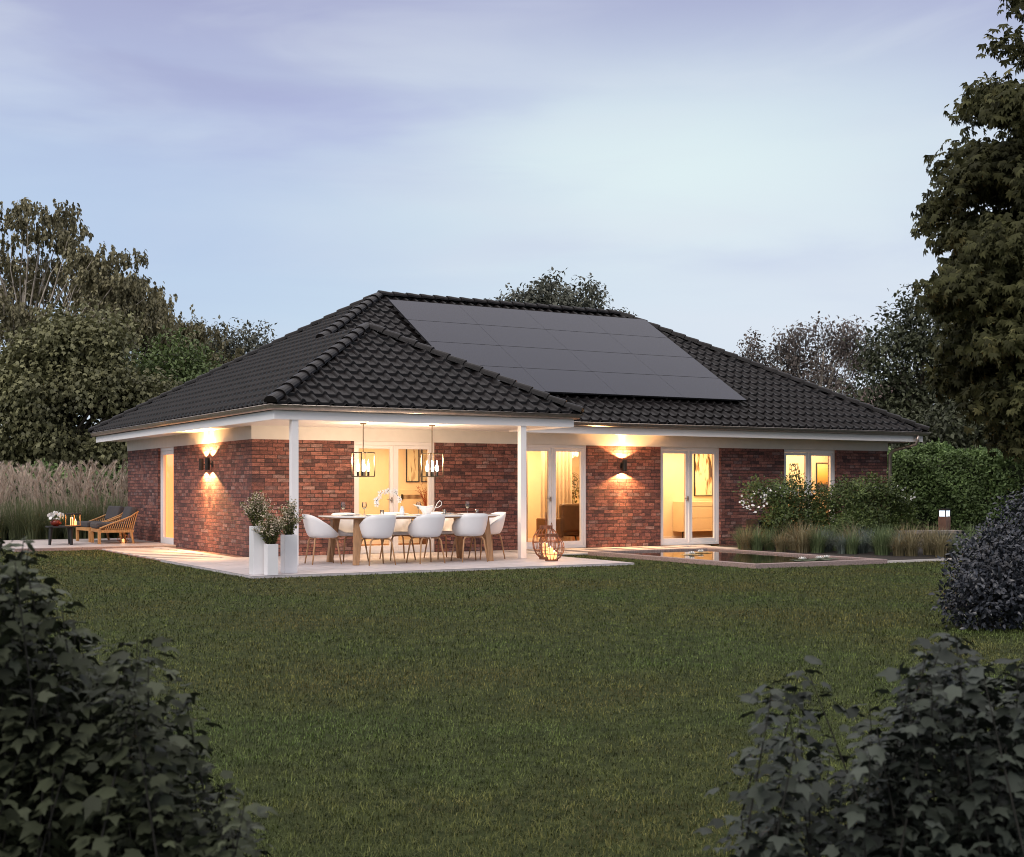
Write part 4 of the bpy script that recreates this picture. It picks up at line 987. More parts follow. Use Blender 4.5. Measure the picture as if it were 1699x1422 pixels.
tree('dense_tree','dark dense tree between the airy tree and the big chestnut',blobs_at(b,f,[(r0-.2,7.2,0,1.1,1.1),(r0-1.2,6.2,0,1.1,1.3),(r0+.6,6.0,0,1.5,1.6),(r0-1.6,4.6,0,1.2,1.5),(r0+.2,3.6,0,1.9,1.8),(r0+2.6,4.4,0,1.9,2.6),(r0-.9,2.8,-.4,1.4,1.2)]),b,(0,0),.2,M['bark'],480,48,.26,.17,OV,m_dark,GT,nbr=22)
f = 44; b = at(1700,f); r0 = (1700-849.5)/2163*f
tree('dense_tree','dark bushy tree behind the hedge under the big chestnut',blobs_at(b,f,[(r0-1.5,3.4,0,1.8,1.8),(r0+1.2,3.4,0,2.0,2.0),(r0-3.2,2.8,0,1.5,1.3),(r0+3.8,3.2,0,2.0,2.0),(r0,1.6,.3,3.4,1.1),(r0-3.0,1.6,.3,1.6,1.0)]),b,(0,0),.2,M['bark'],560,50,.28,.17,OV,m_dark,GT,nbr=22)
# chestnut close by on the right
f = 26; b = at(1800,f); r0 = (1800-849.5)/2163*f; root_l = []
for z, R in ((2.5,2.3),(3.3,2.8),(4.2,2.9),(5.2,3.05),(6.2,2.95),(7.2,2.9),(8.2,2.7),(9.2,2.3),(10.1,1.9),(11.0,1.65),(11.9,1.1),(12.8,.6)):
    k = max(4,int(R*3.2))
    for i in range(k):
        a = 2*pi*(i+.37*z)/k; rr = R*random.uniform(.62,.86); q = R*random.uniform(.20,.34); rr *= random.choice((1,1,1,1.16))
        root_l.append((r0+cos(a)*rr, z+random.uniform(-.35,.35), sin(a)*rr, q, q*.45))
    root_l.append((r0,z,0,R*.6,.6))
tree('chestnut_tree','huge dark chestnut with hand shaped leaves filling the right edge',blobs_at(b,f,root_l),b,(0,0),.28,M['bark'],2300,26,.15,.155,PA,m_chest,GT,droop=1.1,nbr=70,shell=.6,outward=.7)

# ------------------------------------------------------------------ hedges, wall, neighbour
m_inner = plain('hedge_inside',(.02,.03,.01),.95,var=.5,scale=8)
def hedge(name, label, a, bpt, h, w, nleaf, mat, size):
    a = Vector(a); bpt = Vector(bpt); d = bpt-a; Ln = d.length; d.normalize(); s = Vector((-d.y,d.x,0))
    root = empty(name, a, 0, label, 'hedge')
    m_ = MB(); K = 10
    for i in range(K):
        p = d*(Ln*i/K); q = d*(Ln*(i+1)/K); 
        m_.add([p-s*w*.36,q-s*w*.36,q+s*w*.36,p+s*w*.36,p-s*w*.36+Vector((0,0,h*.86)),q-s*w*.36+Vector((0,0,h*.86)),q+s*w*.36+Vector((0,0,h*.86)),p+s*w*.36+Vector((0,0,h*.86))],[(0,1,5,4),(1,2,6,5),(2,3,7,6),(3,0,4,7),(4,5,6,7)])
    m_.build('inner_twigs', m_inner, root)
    u_ = rng.uniform(0,Ln,nleaf); face = rng.random(nleaf); v = np.where(face < .62, -w*.5, rng.uniform(-w*.5,w*.5,nleaf)); z = np.where(face < .62, rng.uniform(0,h,nleaf), h)
    bump = .13*np.sin(u_*1.7+z*2)+.10*np.sin(u_*4.3+z*5.1)+.06*np.sin(u_*11+z*9)+rng.normal(0,.09,nleaf)
    v = np.where(face < .62, v-bump, v); z = np.where(face < .62, z, z+bump*.8)
    P = np.outer(u_, np.array(d))+np.outer(v, np.array(s)); P[:,2] += z
    T = rdir(nleaf)+np.array([0,0,.35]); Nn = rdir(nleaf)*.8+np.where(face < .62, -1, 0)[:,None]*np.array(s)*.7+np.array([0,0,.6])
    leaves('foliage', OVATE_V, OVATE_T, P, T, Nn, size*rng.uniform(.6,1.3,nleaf), mat, root); return root
m_hedge = leafmat('hedge_leaves',(.06,.10,.032),(.20,.29,.10),trans=.2,big=1.4)
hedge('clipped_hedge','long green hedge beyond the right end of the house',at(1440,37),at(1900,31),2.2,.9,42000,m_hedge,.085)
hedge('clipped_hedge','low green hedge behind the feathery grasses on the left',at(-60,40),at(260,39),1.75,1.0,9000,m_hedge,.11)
t = empty('garden_wall', at(-160,49), -pi/6, 'low brown batten clad garden wall behind the left trees', 'wall')
ww, nt, bb = newmat('batten_wall'); L = nt.links
tc = N(nt,'ShaderNodeTexCoord'); wv = N(nt,'ShaderNodeTexWave'); wv.bands_direction = 'Z'; wv.inputs['Scale'].default_value = 3.2; wv.inputs['Distortion'].default_value = .3; L.new(tc.outputs['Object'], wv.inputs['Vector'])
rr = N(nt,'ShaderNodeValToRGB'); rr.color_ramp.elements[0].color = (.05,.038,.03,1); rr.color_ramp.elements[1].color = (.12,.088,.066,1); L.new(wv.outputs['Fac'], rr.inputs[0]); L.new(rr.outputs[0], bb.inputs['Base Color'])
MB().box(0,10.5,0,.25,0,2.75).build('wall_panel', ww, t); MB().box(-.05,10.55,-.05,.3,2.75,2.84).build('coping', M['bark'], t)
t = empty('neighbour_house', at(1405,60), -pi/6, 'small gabled house half hidden behind the right roof slope', 'house')
MB().add([(0,0,0),(5,0,0),(5,6,0),(0,6,0),(0,0,3.6),(5,0,3.6),(2.5,0,6.1),(5,6,3.6),(0,6,3.6),(2.5,6,6.1)],[(0,1,5,6,4),(1,2,7,5),(3,0,4,8),(2,3,8,9,7)]).build('wall', plain('far_plaster',(.12,.085,.08),.9), t)
m_ = MB()
m_.add([(-.5,-.5,3.2),(2.5,-.5,6.25),(2.5,6.3,6.25),(-.5,6.3,3.2),(-.5,-.5,3.35),(2.5,-.5,6.42),(2.5,6.3,6.42),(-.5,6.3,3.35)],[(0,1,2,3),(4,7,6,5),(0,4,5,1),(3,2,6,7),(0,3,7,4)])
m_.add([(5.5,-.5,3.2),(2.5,-.5,6.25),(2.5,6.3,6.25),(5.5,6.3,3.2),(5.5,-.5,3.35),(2.5,-.5,6.42),(2.5,6.3,6.42),(5.5,6.3,3.35)],[(3,2,1,0),(5,6,7,4),(1,5,4,0),(7,6,2,3),(4,7,3,0)])
m_.build('roof', plain('far_roof',(.16,.11,.10),.8), t)
MB().box(1.9,3.1,-.03,0,1.2,2.4).build('window', M['black'], t)

# ------------------------------------------------------------------ tall feathery grasses on the left
m_tall = leafmat('tall_grass',(.09,.11,.05),(.23,.25,.13),trans=.3,big=.6)
m_plume = leafmat('plume',(.45,.36,.29),(.72,.60,.50),trans=.35,big=.6)
def make_tall(seed):
    t = empty('feather_grass', (0,0,0)); n = 520
    a = rng.uniform(0,2*pi,n); q = rng.uniform(0,.22,n); P = np.column_stack([np.cos(a)*q,np.sin(a)*q,np.zeros(n)])
    ribbons('blades', P, a+rng.normal(0,.5,n), rng.uniform(.6,1.25,n), rng.uniform(.1,.85,n), np.full(n,.012), m_tall, t, nseg=5, curl=2.0)
    m_ = MB(); tips = []
    for i in range(11):
        aa = random.uniform(0,2*pi); l = random.uniform(.12,.5); h = random.uniform(.95,1.6); p0 = Vector((cos(aa)*.1,sin(aa)*.1,0)); p2 = Vector((cos(aa)*l,sin(aa)*l,h)); p1 = (p0+p2)/2+Vector((0,0,.12))
        m_.tube([p0,p1,p2],[.004,.003,.002],4); tips.append((p1,p2,aa))
    m_.build('stalk', m_plume, t)
    TP = []; TD = []
    for p1,p2,aa in tips:
        d = (p2-p1).normalized()
        for k in range(120):
            s = random.random(); p = p2 - d*.10 + d*.36*s + Vector((cos(aa),sin(aa),-.3))*.10*s*s
            TP.append(p); v = Vector((random.uniform(-1,1),random.uniform(-1,1),random.uniform(-.2,1.3)))*.6+d*1.2+Vector((cos(aa),sin(aa),-.3))*.5*s; TD.append(v)
    TP = np.array(TP); TD = np.array(TD)
    leaves('plume', [(-.045,0,0),(.045,0,0),(0,1,-.1)], [(0,1,2)], TP, TD, rdir(len(TP)), rng.uniform(.07,.15,len(TP)), m_plume, t)
    return t
tp = [make_tall(i) for i in range(3)]; made = [False]*3; cnt = 0
for row, fr in enumerate((32.0,33.4,35.0,36.6)):
    for k in range(11):
        px = -95+31*k+14*(row%2)+random.uniform(-6,6)
        if px > 232: continue
        i = random.randrange(3); o = tp[i] if not made[i] else copy_tree(tp[i]); made[i] = True
        p = at(px, fr+random.uniform(-.4,.4)); 
        if -3.5 < p.x < .3 and 5.0 < p.y < 9.75: p = Vector((p.x, 9.9+random.uniform(0,.4), p.z))
        o.location = p; o.rotation_euler = (0,0,random.uniform(0,6)); s = random.uniform(.85,1.12); o.scale = (s,s,s)
        tag(o,'tall green clump of ornamental grass with pale feathery plumes left of the house','ornamental grass','feathery grasses along the left border')
# low tufts in front of them, in the bed right of the pond
m_low = leafmat('low_grass',(.08,.12,.05),(.22,.28,.13),trans=.25,big=.8)
m_straw = leafmat('straw_grass',(.15,.13,.065),(.36,.30,.17),trans=.25,big=.8)
m_blue = leafmat('blue_grass',(.085,.11,.095),(.21,.25,.22),trans=.25,big=.8)
def make_low(mat, n, h, lean, name):
    t = empty(name, (0,0,0)); a = rng.uniform(0,2*pi,n); q = rng.uniform(0,.13,n)
    ribbons('blades', np.column_stack([np.cos(a)*q,np.sin(a)*q,np.zeros(n)]), a+rng.normal(0,.4,n), rng.uniform(h*.55,h,n), rng.uniform(.1,lean,n), np.full(n,.013), mat, t, nseg=4, curl=1.8)
    return t
lows = [make_low(m_low,260,.66,.9,'low_grass_tuft'),make_low(m_straw,220,.70,1.0,'low_grass_tuft'),make_low(m_blue,300,.55,1.0,'low_grass_tuft')]; made = [False]*3
lb = ['low tuft of dark green grass in the bed right of the pond','straw coloured arching grass tuft in the bed right of the pond','low bluish grass tuft in the bed right of the pond']
pat = [0,1,0,1,1,0,2,2,0,1,1,2,0]
for row in range(3):
    for k in range(13):
        s = k/12; x_ = 9.75+1.75*s+row*.55+random.uniform(-.12,.12); y_ = -1.95-4.55*s+row*.28+random.uniform(-.12,.12)
        if row == 0 and k == 0: x_ += .3
        i = pat[k] if random.random() < .8 else random.randrange(3)
        o = lows[i] if not made[i] else copy_tree(lows[i]); made[i] = True
        o.location = (x_, y_, -.02); o.rotation_euler = (0,0,random.uniform(0,6)); q = random.uniform(.8,1.1); o.scale = (q,q,q)
        tag(o, lb[i], 'grass tuft', ['green tufts in the pond bed','straw tufts in the pond bed','bluish tufts in the pond bed'][i])
for (px, fr) in ((8,32.6),(45,32.9),(150,33.0),(75,33.2),(120,33.4)):
    o = copy_tree(lows[2]); p = at(px, fr); 
    if p.x > -3.5 and p.y < 9.75: p = Vector((p.x,9.75,p.z))
    o.location = p; o.scale = (1.3,1.3,1.2); tag(o,'low silvery grass tuft at the foot of the feathery grasses','grass tuft','silvery tufts along the left border')

# ------------------------------------------------------------------ leafy shrubs
def shrub(name, label, loc, blobs, nclus, per, crad, size, tmpl, mat, cat='bush', nst=12, flowers=None, group=None, shell=.5):
    root = empty(name, loc, 0, label, cat, group); C = in_blobs(blobs, nclus, shell); P = np.repeat(C,per,0)+rng.normal(size=(nclus*per,3))*crad
    P[:,2] = np.maximum(P[:,2],.02); T = norm(P-np.repeat(C,per,0))+rdir(len(P))*.5; mid = np.mean(C,0)
    leaves('foliage', tmpl[0], tmpl[1], P, T, rdir(len(P))*.7+norm(P-mid)*.8+np.array([0,0,.6]), size*rng.uniform(.6,1.3,len(P)), mat, root)
    m_ = MB()
    for j in rng.choice(nclus, nst, replace=False):
        e = Vector(C[j]); m_.tube([(e.x*.15,e.y*.15,0),(e.x*.5,e.y*.5,e.z*.6),e],[.012,.008,.003],5)
    m_.build('stems', M['stem'], root)
    if flowers is not None:
        FP = in_blobs(flowers[0], flowers[1], .3); vs_ = [(0,0,0)]; tf = []
        for q in range(5):
            a = q*2*pi/5; n_ = len(vs_); vs_ += [(cos(a-.5)*.8,sin(a-.5)*.8,.12),(cos(a)*1,sin(a)*1,.2),(cos(a+.5)*.8,sin(a+.5)*.8,.12)]; tf += [(0,n_,n_+1),(0,n_+1,n_+2)]
        leaves('blossom', vs_, tf, FP, rdir(len(FP)), norm(rdir(len(FP))*.6+np.array([-.5,-.9,.5])), rng.uniform(.016,.032,len(FP)), M['petal'], root)
    return root
m_rose = leafmat('rose_leaves',(.042,.065,.018),(.14,.185,.055),trans=.2,big=1.5)
shrub('rose_bush','white flowering rose bush in front of the rightmost glass door',(11.45,-2.0,0),[(-.75,.15,1.14,.42,.4,.30),(-.15,0,1.18,.45,.4,.35),(-.3,0,.6,.55,.45,.5),(.55,0,.92,.5,.4,.46),(.7,-.1,.45,.5,.4,.4)],420,26,.07,.062,OV,m_rose,flowers=([(-.95,.1,1.0,.30,.35,.25),(-.55,0,1.2,.5,.3,.13),(.2,0,1.2,.5,.3,.1)],150))
shrub('rose_bush','wide dark rose bush at the right corner of the house',(13.35,-2.3,0),[(-.5,0,1.02,.6,.5,.42),(.3,0,1.16,.6,.5,.40),(.85,.0,.85,.45,.5,.48),(-.2,-.1,.5,.9,.5,.5),(.9,0,.4,.5,.5,.4)],560,28,.07,.062,OV,m_rose,flowers=([(.95,-.1,1.15,.35,.4,.22),(.4,-.1,1.3,.3,.3,.08)],60))
shrub('shrub','small leafy shrub at the foot of the rose bushes',(12.3,-2.9,0),[(0,0,.35,.6,.4,.35)],90,26,.07,.055,OV,m_rose)
m_yuc = leafmat('spiky_leaves',(.05,.06,.05),(.11,.13,.10),trans=.1)
t = make_low(m_yuc,90,1.1,.8,'spiky_plant'); t.location = at(1620,36.0); tag(t,'dark spiky plant before the hedge, behind the bollard light','plant')
t.scale = (1.4,1.4,1.3)
o = prism([(p[0]+0,p[1]) for p in rrect(.22,.22,.03,3)],0,.62).build('black_planter', M['black'], None); o.location = (10.95,-1.55,-.02)
tag(o,'tall black square planter behind the flowering rose bush','planter')
m_holly = leafmat('holly_leaves',(.009,.011,.016),(.045,.050,.064),trans=.05,rough=.35,big=2,spec=.5)
b = W(4.50,12.35,LAWN)
shrub('holly_bush','rounded dark bluish bush standing alone on the lawn at the right',b,[(0.05,0,.36,.42,.42,.36),(.12,0,.56,.34,.34,.28),(-.04,0,.24,.38,.38,.24),(.28,-.2,.36,.36,.36,.34)],520,12,.045,.052,OV,m_holly,shell=.35)
b = W(5.60,14.2,LAWN)
shrub('holly_bush','taller dark bluish bush behind the rounded one at the right edge',b,[(0,0,.5,.62,.6,.55),(.0,0,.9,.42,.42,.40),(-.35,.2,.45,.45,.45,.42),(.1,-.1,1.05,.25,.25,.28)],620,12,.045,.052,OV,m_holly,shell=.35)

# foreground shrubs
m_ivy = leafmat('ivy_leaves',(.018,.022,.012),(.062,.072,.042),trans=.08,rough=.6,big=3,c3=(.075,.085,.055),spec=.18)
m_ivy2 = leafmat('ivy_leaves_blue',(.015,.019,.015),(.054,.064,.050),trans=.08,rough=.55,big=3,c3=(.065,.075,.065),spec=.22)
def fore(name, label, sil, fa, fb, nshoot, mat, seed, base, size=.040, every=.0105, thin=None):
    rs = np.random.default_rng(seed); root = empty(name, base, 0, label, 'bush')
    Ps = []; Ts = []; Ns = []; m_ = MB(); xs = [s[0] for s in sil]; ys = [s[1] for s in sil]
    for i in range(nshoot):
        r = rs.uniform(xs[0], xs[-1]); f = rs.uniform(fa, fb); top = np.interp(r, xs, ys)*1.0
        zt = 1.3-(1.3-top)*f/3.0 ; zt -= abs(rs.normal(0,.24)) if i % 8 else rs.uniform(-.01,.06)
        if zt < .12 or (thin and r < thin and rs.random() < .5): continue
        rr = r*f/3.0; bend = rs.uniform(-.10,.10,2); p2 = W(rr, f, zt)-Vector(base); lean = rs.uniform(-.05,.05,2); p0 = Vector((p2.x+lean[0]*1.5,p2.y+lean[1]*1.5,0)); p1 = p0.lerp(p2,.62)+Vector((bend[0],bend[1],.0))
        pts = [p0,p0.lerp(p1,.5),p1,p1.lerp(p2,.5),p2]; m_.tube(pts,[.0035,.003,.0025,.002,.001],5)
        Lh = (p2-p0).length; s0 = max(0,1-.80/Lh); n = int(min(Lh,.80)/every)
        for j in range(n):
            s = s0+(1-s0)*(j+.5)/n; k = s*4; q = min(3,int(k)); p = pts[q].lerp(pts[q+1],k-q); a = rs.uniform(0,2*pi); out = Vector((cos(a),sin(a),rs.uniform(-.1,.35))); L_ = rs.uniform(.01,.11)*(1.25-1.0*s)
            Ps.append(p+out*L_); Ts.append(out+Vector((0,0,-.12-.35*rs.random()))+Vector(rs.normal(0,.25,3))); Ns.append(Vector((0,0,1))+out*.5+Vector(rs.normal(0,.35,3)))
    n = len(Ps); sc = size*rs.uniform(.45,1.25,n)
    leaves('foliage', IVY_V, IVY_T, np.array(Ps), np.array(Ts), np.array(Ns), sc, mat, root, smooth=False)
    m_.build('stems', M['darkstem'], root); return root
def sl_(lst): return [((px-849.5)/2163*3.0, 1.3-(py-808.5)/2163*3.0) for px, py in lst]
fore('ivy_shrub','large dark shrub with pointed ivy like leaves in the lower left corner',
     sl_([(-260,860),(-60,880),(40,888),(75,900),(105,985),(125,1050),(150,1090),(175,1075),(215,1062),(262,1058),(292,1075),(312,1150),(325,1250),(365,1290),(405,1335),(445,1390),(470,1500)]),2.5,3.35,290,m_ivy,3,W(-1.2,3.0,LAWN))
fore('ivy_shrub','large dark shrub with thin upright twigs in the lower right corner',
     sl_([(1235,1560),(1250,1330),(1258,1230),(1270,1150),(1290,1112),(1318,1100),(1345,1118),(1360,1200),(1385,1260),(1410,1230),(1440,1175),(1462,1155),(1480,1220),(1505,1130),(1540,1060),(1572,1040),(1600,1075),(1640,1090),(1700,1085),(1780,1070),(1980,1080)]),2.6,3.4,300,m_ivy2,5,W(1.0,3.0,LAWN),thin=.86)

# ------------------------------------------------------------------ planters on the terrace corner
m_herb = leafmat('herb_leaves',(.06,.075,.018),(.20,.21,.06),trans=.3,big=4,c3=(.42,.33,.16))
def make_planter(x_, y_, h, wd_, label, plabel):
    t = empty('tall_planter', (x_,y_,.001), 0, label, 'planter', 'white planters on the terrace corner')
    m_ = MB(); a = wd_/2; b = wd_/2-.012
    vs = [(-a,-a,0),(a,-a,0),(a,a,0),(-a,a,0),(-a,-a,h),(a,-a,h),(a,a,h),(-a,a,h),(-b,-b,h),(b,-b,h),(b,b,h),(-b,b,h),(-b,-b,h-.05),(b,-b,h-.05),(b,b,h-.05),(-b,b,h-.05)]
    m_.add(vs,[(3,2,1,0),(0,1,5,4),(1,2,6,5),(2,3,7,6),(3,0,4,7),(4,5,9,8),(5,6,10,9),(6,7,11,10),(7,4,8,11),(8,9,13,12),(9,10,14,13),(10,11,15,14),(11,8,12,15)])
    m_.build('pot', M['planter'], t, bevel=.004); MB().box(-b+.001,b-.001,-b+.001,b-.001,h-.09,h-.045).build('soil', M['soil'], t)
    p = empty('flowering_plant', (x_,y_,h-.045), 0, plabel, 'plant'); n = 64; Ps = []; Ts = []; Fs = []; m_ = MB()
    for i in range(n):
        a_ = random.uniform(0,2*pi); l = random.uniform(.03,.27); hh_ = random.uniform(.28,.66)*(1-.35*l/.24); p0 = Vector((cos(a_)*.03,sin(a_)*.03,0)); p2 = Vector((cos(a_)*l,sin(a_)*l,hh_)); p1 = p0.lerp(p2,.5)+Vector((0,0,.06))
        m_.tube([p0,p1,p2],[.003,.0025,.001],4)
        for k in range(34):
            s = random.uniform(.1,1); q = p0.lerp(p1,s*2) if s < .5 else p1.lerp(p2,s*2-1); Ps.append(q+Vector((random.uniform(-.025,.025),random.uniform(-.025,.025),random.uniform(-.015,.015)))); Ts.append((random.uniform(-1,1),random.uniform(-1,1),random.uniform(0,1.2)))
            if s > .55 and random.random() < .75: Fs.append(q+Vector((random.uniform(-.03,.03),random.uniform(-.03,.03),random.uniform(-.01,.03))))
    m_.build('stems', M['stem'], p); Ps = np.array(Ps); leaves('foliage', OVATE_V, OVATE_T, Ps, np.array(Ts), rdir(len(Ps))+[0,0,.5], rng.uniform(.016,.034,len(Ps)), m_herb, p)
    Fs = np.array(Fs); leaves('blossom', [(-.5,0,0),(.5,0,0),(.4,.9,.1),(-.4,.9,.1)],[(0,1,2),(0,2,3)], Fs, rdir(len(Fs))+[0,0,.6], rdir(len(Fs)), rng.uniform(.010,.02,len(Fs)), plain('cream_blossom',(.75,.62,.48),.7), p)
make_planter(-1.52,-4.74,.72,.19,'tallest white square planter at the terrace corner, behind the shortest one','leafy plant with tiny pale blossoms in the tallest planter')
make_planter(-1.385,-4.96,.46,.168,'shortest white square planter, in front of the other two','leafy plant with tiny pale blossoms in the shortest planter')
make_planter(-.98,-4.62,.58,.20,'middle height white square planter nearest the table','leafy plant with tiny pale blossoms in the planter nearest the table')

# ------------------------------------------------------------------ cage lanterns
def make_lantern(loc, s, label, sz=1.0):
    t = empty('cage_lantern', loc, random.random(), label, 'lantern', 'rusty cage lanterns'); 
    prof = [(.15,.04),(.22,.10),(.285,.22),(.30,.32),(.285,.42),(.22,.52),(.14,.58)]
    prof = [(r*s,z*s) for r,z in prof]; t.scale = (1,1,sz); m_ = MB()
    for i in range(16):
        a = 2*pi*i/16; m_.tube([(cos(a)*r,sin(a)*r,z) for r,z in prof],.0065*s+.001,5)
    m_.build('cage_bars', M['bronze'], t, smooth=True)
    m_ = MB()
    for zz in (.17,.32,.47):
        rr_ = np.interp(zz*s,[p[1] for p in prof],[p[0] for p in prof]); m_.tube([(cos(2*pi*i/32)*rr_,sin(2*pi*i/32)*rr_,zz*s) for i in range(33)],.005*s+.001,5,cap=False)
    m_.build('cage_hoops', M['bronze'], t, smooth=True)
    MB().lathe([(.155*s,0),(.155*s,.04*s),(.13*s,.04*s),(.13*s,0)],28).build('base', M['bronze'], t)
    MB().lathe([(.14*s,.575*s),(.145*s,.64*s),(.12*s,.64*s),(.12*s,.575*s)],28,cap=False).build('collar', M['bronze'], t)
    MB().tube([(-.13*s,0,.62*s),(-.135*s,0,.74*s),(-.09*s,0,.85*s),(0,0,.90*s),(.09*s,0,.85*s),(.135*s,0,.74*s),(.13*s,0,.62*s)],.007*s+.001,6).build('handle', M['bronze'], t, smooth=True)
    for j, (cx, cy, h, r) in enumerate(((-.03*s,.02*s,.30*s,.045),(.07*s,-.05*s,.20*s,.05))):
        MB().lathe([(r*.95,.042*s),(r,h),(r*.8,h+.006),(.005,h-.01)],18,(cx,cy,0)).build('candle', M['candle'], t, smooth=False)
        MB().lathe([(.002,h),(.008,h+.012),(.006,h+.025),(.001,h+.04)],8,(cx,cy,0)).build('flame', M['flame'], t, smooth=True)
    light('POINT','candle_light',(0,-.03*s,.36*s),9*s*s,(1,.50,.20),t,size=.03)
make_lantern((4.13,-3.94,.001),.75,'smaller rusty cage lantern with lit candles, the nearer of the two')
make_lantern((4.36,-3.38,.001),.82,'larger rusty cage lantern with a tall loop handle, behind the smaller one',1.16)

# ------------------------------------------------------------------ bollard, bench, path at the right
b_ = (16.75,-1.5,-.02)
t = empty('bollard_light', b_, radians(20), 'rust brown square bollard light glowing white before the hedge', 'bollard light')
MB().box(-.14,.14,-.10,.10,0,.62).build('post', plain('rust_brown',(.16,.085,.06),.7,var=.2), t, bevel=.006)
MB().box(-.125,.125,-.085,.085,.621,.76).build('lamp_glass', M['coldlamp'], t)
m_ = MB()
for sx in (-.134,-.0,.134): m_.box(sx-.008,sx+.008,-.097,-.088,.621,.76)
for sx in (-.137,.121):
    for sy in (-.08,.08): m_.box(sx,sx+.016,sy-.008,sy+.008,.621,.76)
m_.build('lamp_frame', M['black'], t); MB().box(-.15,.15,-.11,.11,.761,.80).build('cap', M['black'], t, bevel=.004)
light('POINT','bollard_glow',(0,-.35,.66),1.2,(.8,.9,1),t,size=.1)
t = empty('stone_bench', (14.6,-2.9,-.03), radians(-30), 'low grey stone bench behind the right end of the rose bushes', 'bench')
MB().box(-.7,.75,-.25,.25,.30,.37).build('seat', M['stone'], t, bevel=.008)
for sx in (-.5,.5): MB().box(sx-.12,sx+.12,-.2,.2,0,.3).build('leg', M['stone'], t, bevel=.008)
c1 = at(1660,32.5,-.03)
t = MB().box(-4.5,4.5,-.35,.35,0,.04).build('garden_path', M['stone']); t.location = c1; t.rotation_euler = (0,0,-pi/6+.1); tag(t, kind='structure')
c1 = at(1650,35.0,-.03)
t = MB().box(-4.5,4.5,-.12,.12,0,.10).build('kerb', M['stone']); t.location = c1; t.rotation_euler = (0,0,-pi/6); tag(t, kind='structure')

# ------------------------------------------------------------------ lounge corner on the left deck
def make_lounge():
    t = empty('lounge_chair', (0,0,0))      # faces -X, 0.92 wide in Y
    hw = .46
    for sy in (-1,1):
        MB().box(-.42,-.355,sy*hw-.03,sy*hw+.03,0,.34).build('leg', M['teak'], t, bevel=.005)
        MB().tube([(.30,sy*hw,.28),(.36,sy*hw,0)],[.035,.025],8).build('leg', M['teak'], t)
        MB().box(-.355,.36,sy*hw-.025,sy*hw+.025,.25,.31).build('side_rail', M['teak'], t, bevel=.004)
        MB().tube([(-.38,sy*hw,.345),(-.15,sy*hw,.44),(.1,sy*hw,.53),(.3,sy*hw,.61),(.46,sy*hw,.72)],[.022,.02,.02,.02,.016],7).build('arm_rail', M['teak'], t, smooth=True)
        m_ = MB()
        for i in range(14):
            s = i/13; xb = -.26+.60*s; xt = -.22+.66*s; zt = np.interp(xt,[-.38,-.15,.1,.3,.46],[.345,.44,.53,.61,.72]); m_.tube([(xb,sy*hw,.30),(xt,sy*hw,zt)],.010,6)
        m_.build('slats', M['teak'], t)
    MB().box(-.42,-.37,-hw+.03,hw-.03,.26,.34).build('front_rail', M['teak'], t, bevel=.004)
    m_ = MB()
    for i in range(15): y_ = -hw+.06+i*(2*hw-.12)/14; m_.tube([(.34,y_,.30),(.46,y_,.70)],.010,6)
    m_.tube([(.465,-hw,.715),(.475,0,.73),(.465,hw,.715)],.017,7)
    m_.build('back_slats', M['teak'], t)
    MB().box(-.45,.30,-hw+.035,hw-.035,.345,.47).build('seat_cushion', M['darkcushion'], t, bevel=.035)
    mt = Matrix.Translation((.30,0,.47)) @ Matrix.Rotation(radians(18),4,'Y')
    MB().box(-.09,.07,-hw+.05,hw-.05,0,.36,mt).build('back_cushion', M['darkcushion'], t, bevel=.04)
    return t
lc = make_lounge(); lc.location = (-.98,6.72,.033); lc.rotation_euler = (0,0,radians(-3)); tag(lc,'teak slatted lounge chair with charcoal cushions, the one nearer the lawn','lounge chair','teak lounge chairs on the deck')
l2 = copy_tree(lc); l2.location = (-1.0,7.95,.033); l2.rotation_euler = (0,0,radians(6)); tag(l2,'teak slatted lounge chair with charcoal cushions, the one farther from the lawn','lounge chair','teak lounge chairs on the deck')
t = empty('coffee_table', (-2.12,6.5,.033), 0, 'low round black three legged coffee table beside the lounge chairs', 'coffee table')
MB().lathe([(.36,.385),(.38,.39),(.38,.41),(.0,.41)],28).build('tabletop', M['black'], t)
for a in (200,290,55):
    a = radians(a); MB().tube([(cos(a)*.30,sin(a)*.30,.386),(cos(a)*.33,sin(a)*.33,0)],[.045,.03],8).build('leg', M['black'], t)
t = empty('bowl', (-2.28,6.5,.444), 0, 'round dark red bowl full of white flowers on the coffee table', 'bowl')
MB().lathe([(.05,0),(.10,.03),(.12,.08),(.10,.13),(.085,.14)],22).build('bowl_body', M['redbowl'], t, smooth=True)
t = empty('white_flowers', (-2.28,6.5,.57), 0, 'bunch of white flowers standing in the dark red bowl', 'flowers')
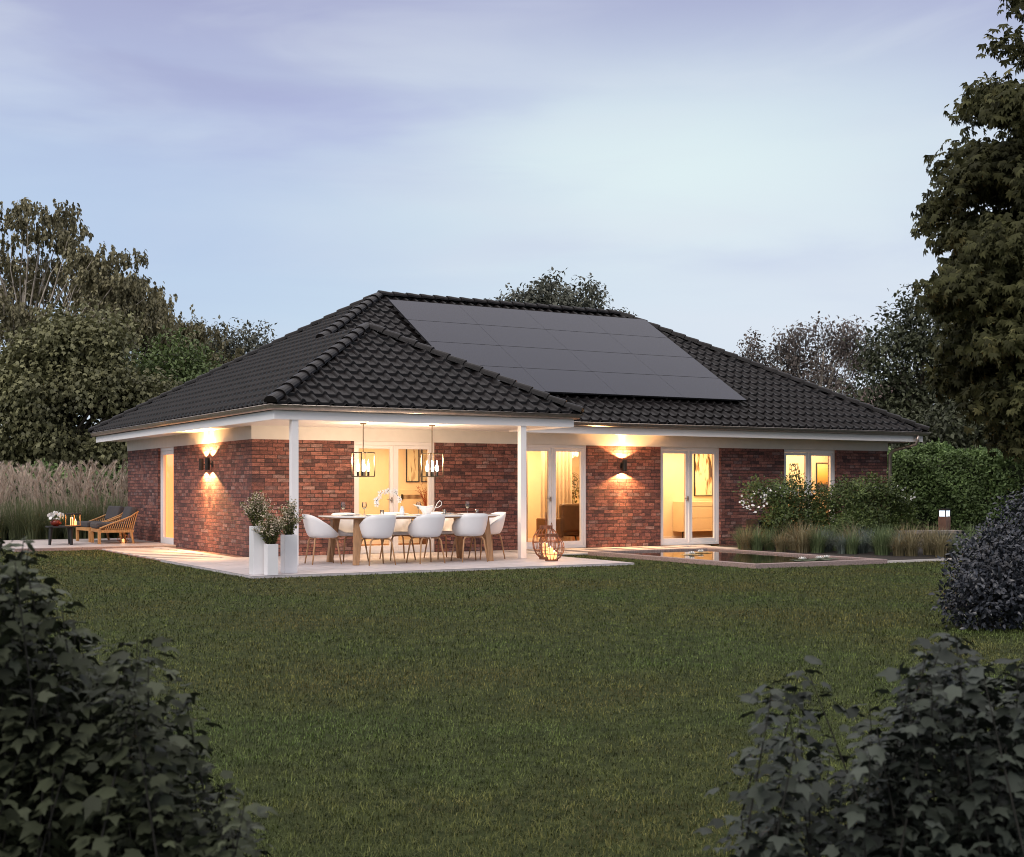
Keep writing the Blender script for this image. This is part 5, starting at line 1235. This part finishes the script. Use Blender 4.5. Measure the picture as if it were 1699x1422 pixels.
FP = rdir(70)*[.15,.15,.07]+[0,0,.09]; leaves('petals', [(-.5,0,0),(.5,0,0),(.6,.7,.15),(0,1,.2),(-.6,.7,.15)], tri([(0,1,2,3),(0,3,4)]), FP, rdir(70)+[0,0,.4], rdir(70), rng.uniform(.04,.07,70), M['petal'], t)
FP = rdir(30)*[.14,.14,.05]+[0,0,.03]; leaves('foliage', OVATE_V, OVATE_T, FP, rdir(30), rdir(30)+[0,0,.5], rng.uniform(.06,.09,30), m_rose, t)
t = empty('table_lantern', (-1.93,6.42,.444), .4, 'square glass lantern with burning candles on the coffee table', 'lantern')
m_ = MB(); a = .11
for sx in (-1,1):
    for sy in (-1,1): m_.box(sx*a-.007,sx*a+.007,sy*a-.007,sy*a+.007,.015,.25)
m_.box(-a-.01,a+.01,-a-.01,a+.01,0,.015); m_.build('frame', M['teak'], t)
MB().box(-a-.012,a+.012,-a-.012,a+.012,.25,.28).build('lid', M['black'], t, bevel=.004)
for cx, cy, h in ((-.04,-.02,.16),(.045,-.03,.11),(.0,.05,.19)):
    MB().lathe([(.03,.016),(.03,h),(.004,h)],14,(cx,cy,0)).build('candle', M['candle'], t); MB().lathe([(.002,h),(.009,h+.015),(.001,h+.045)],8,(cx,cy,0)).build('flame', M['flame'], t)
light('POINT','candle_light',(0,-.02,.2),3.0,(1,.55,.22),t,size=.03)
t = empty('basket_lantern', (-.80,6.55,.034), 0, 'small round wire lantern with a candle under the nearer lounge chair', 'lantern')
m_ = MB()
for i in range(12):
    a = 2*pi*i/12; m_.tube([(cos(a)*.06,sin(a)*.06,.01),(cos(a)*.13,sin(a)*.13,.07),(cos(a)*.13,sin(a)*.13,.14),(cos(a)*.07,sin(a)*.07,.19)],.004,4)
m_.lathe([(.07,0),(.07,.012)],16); m_.build('cage_bars', M['bronze'], t)
MB().lathe([(.035,.013),(.035,.09),(.004,.09)],14).build('candle', M['candle'], t)
light('POINT','candle_light',(0,0,.13),1.2,(1,.5,.2),t,size=.02)
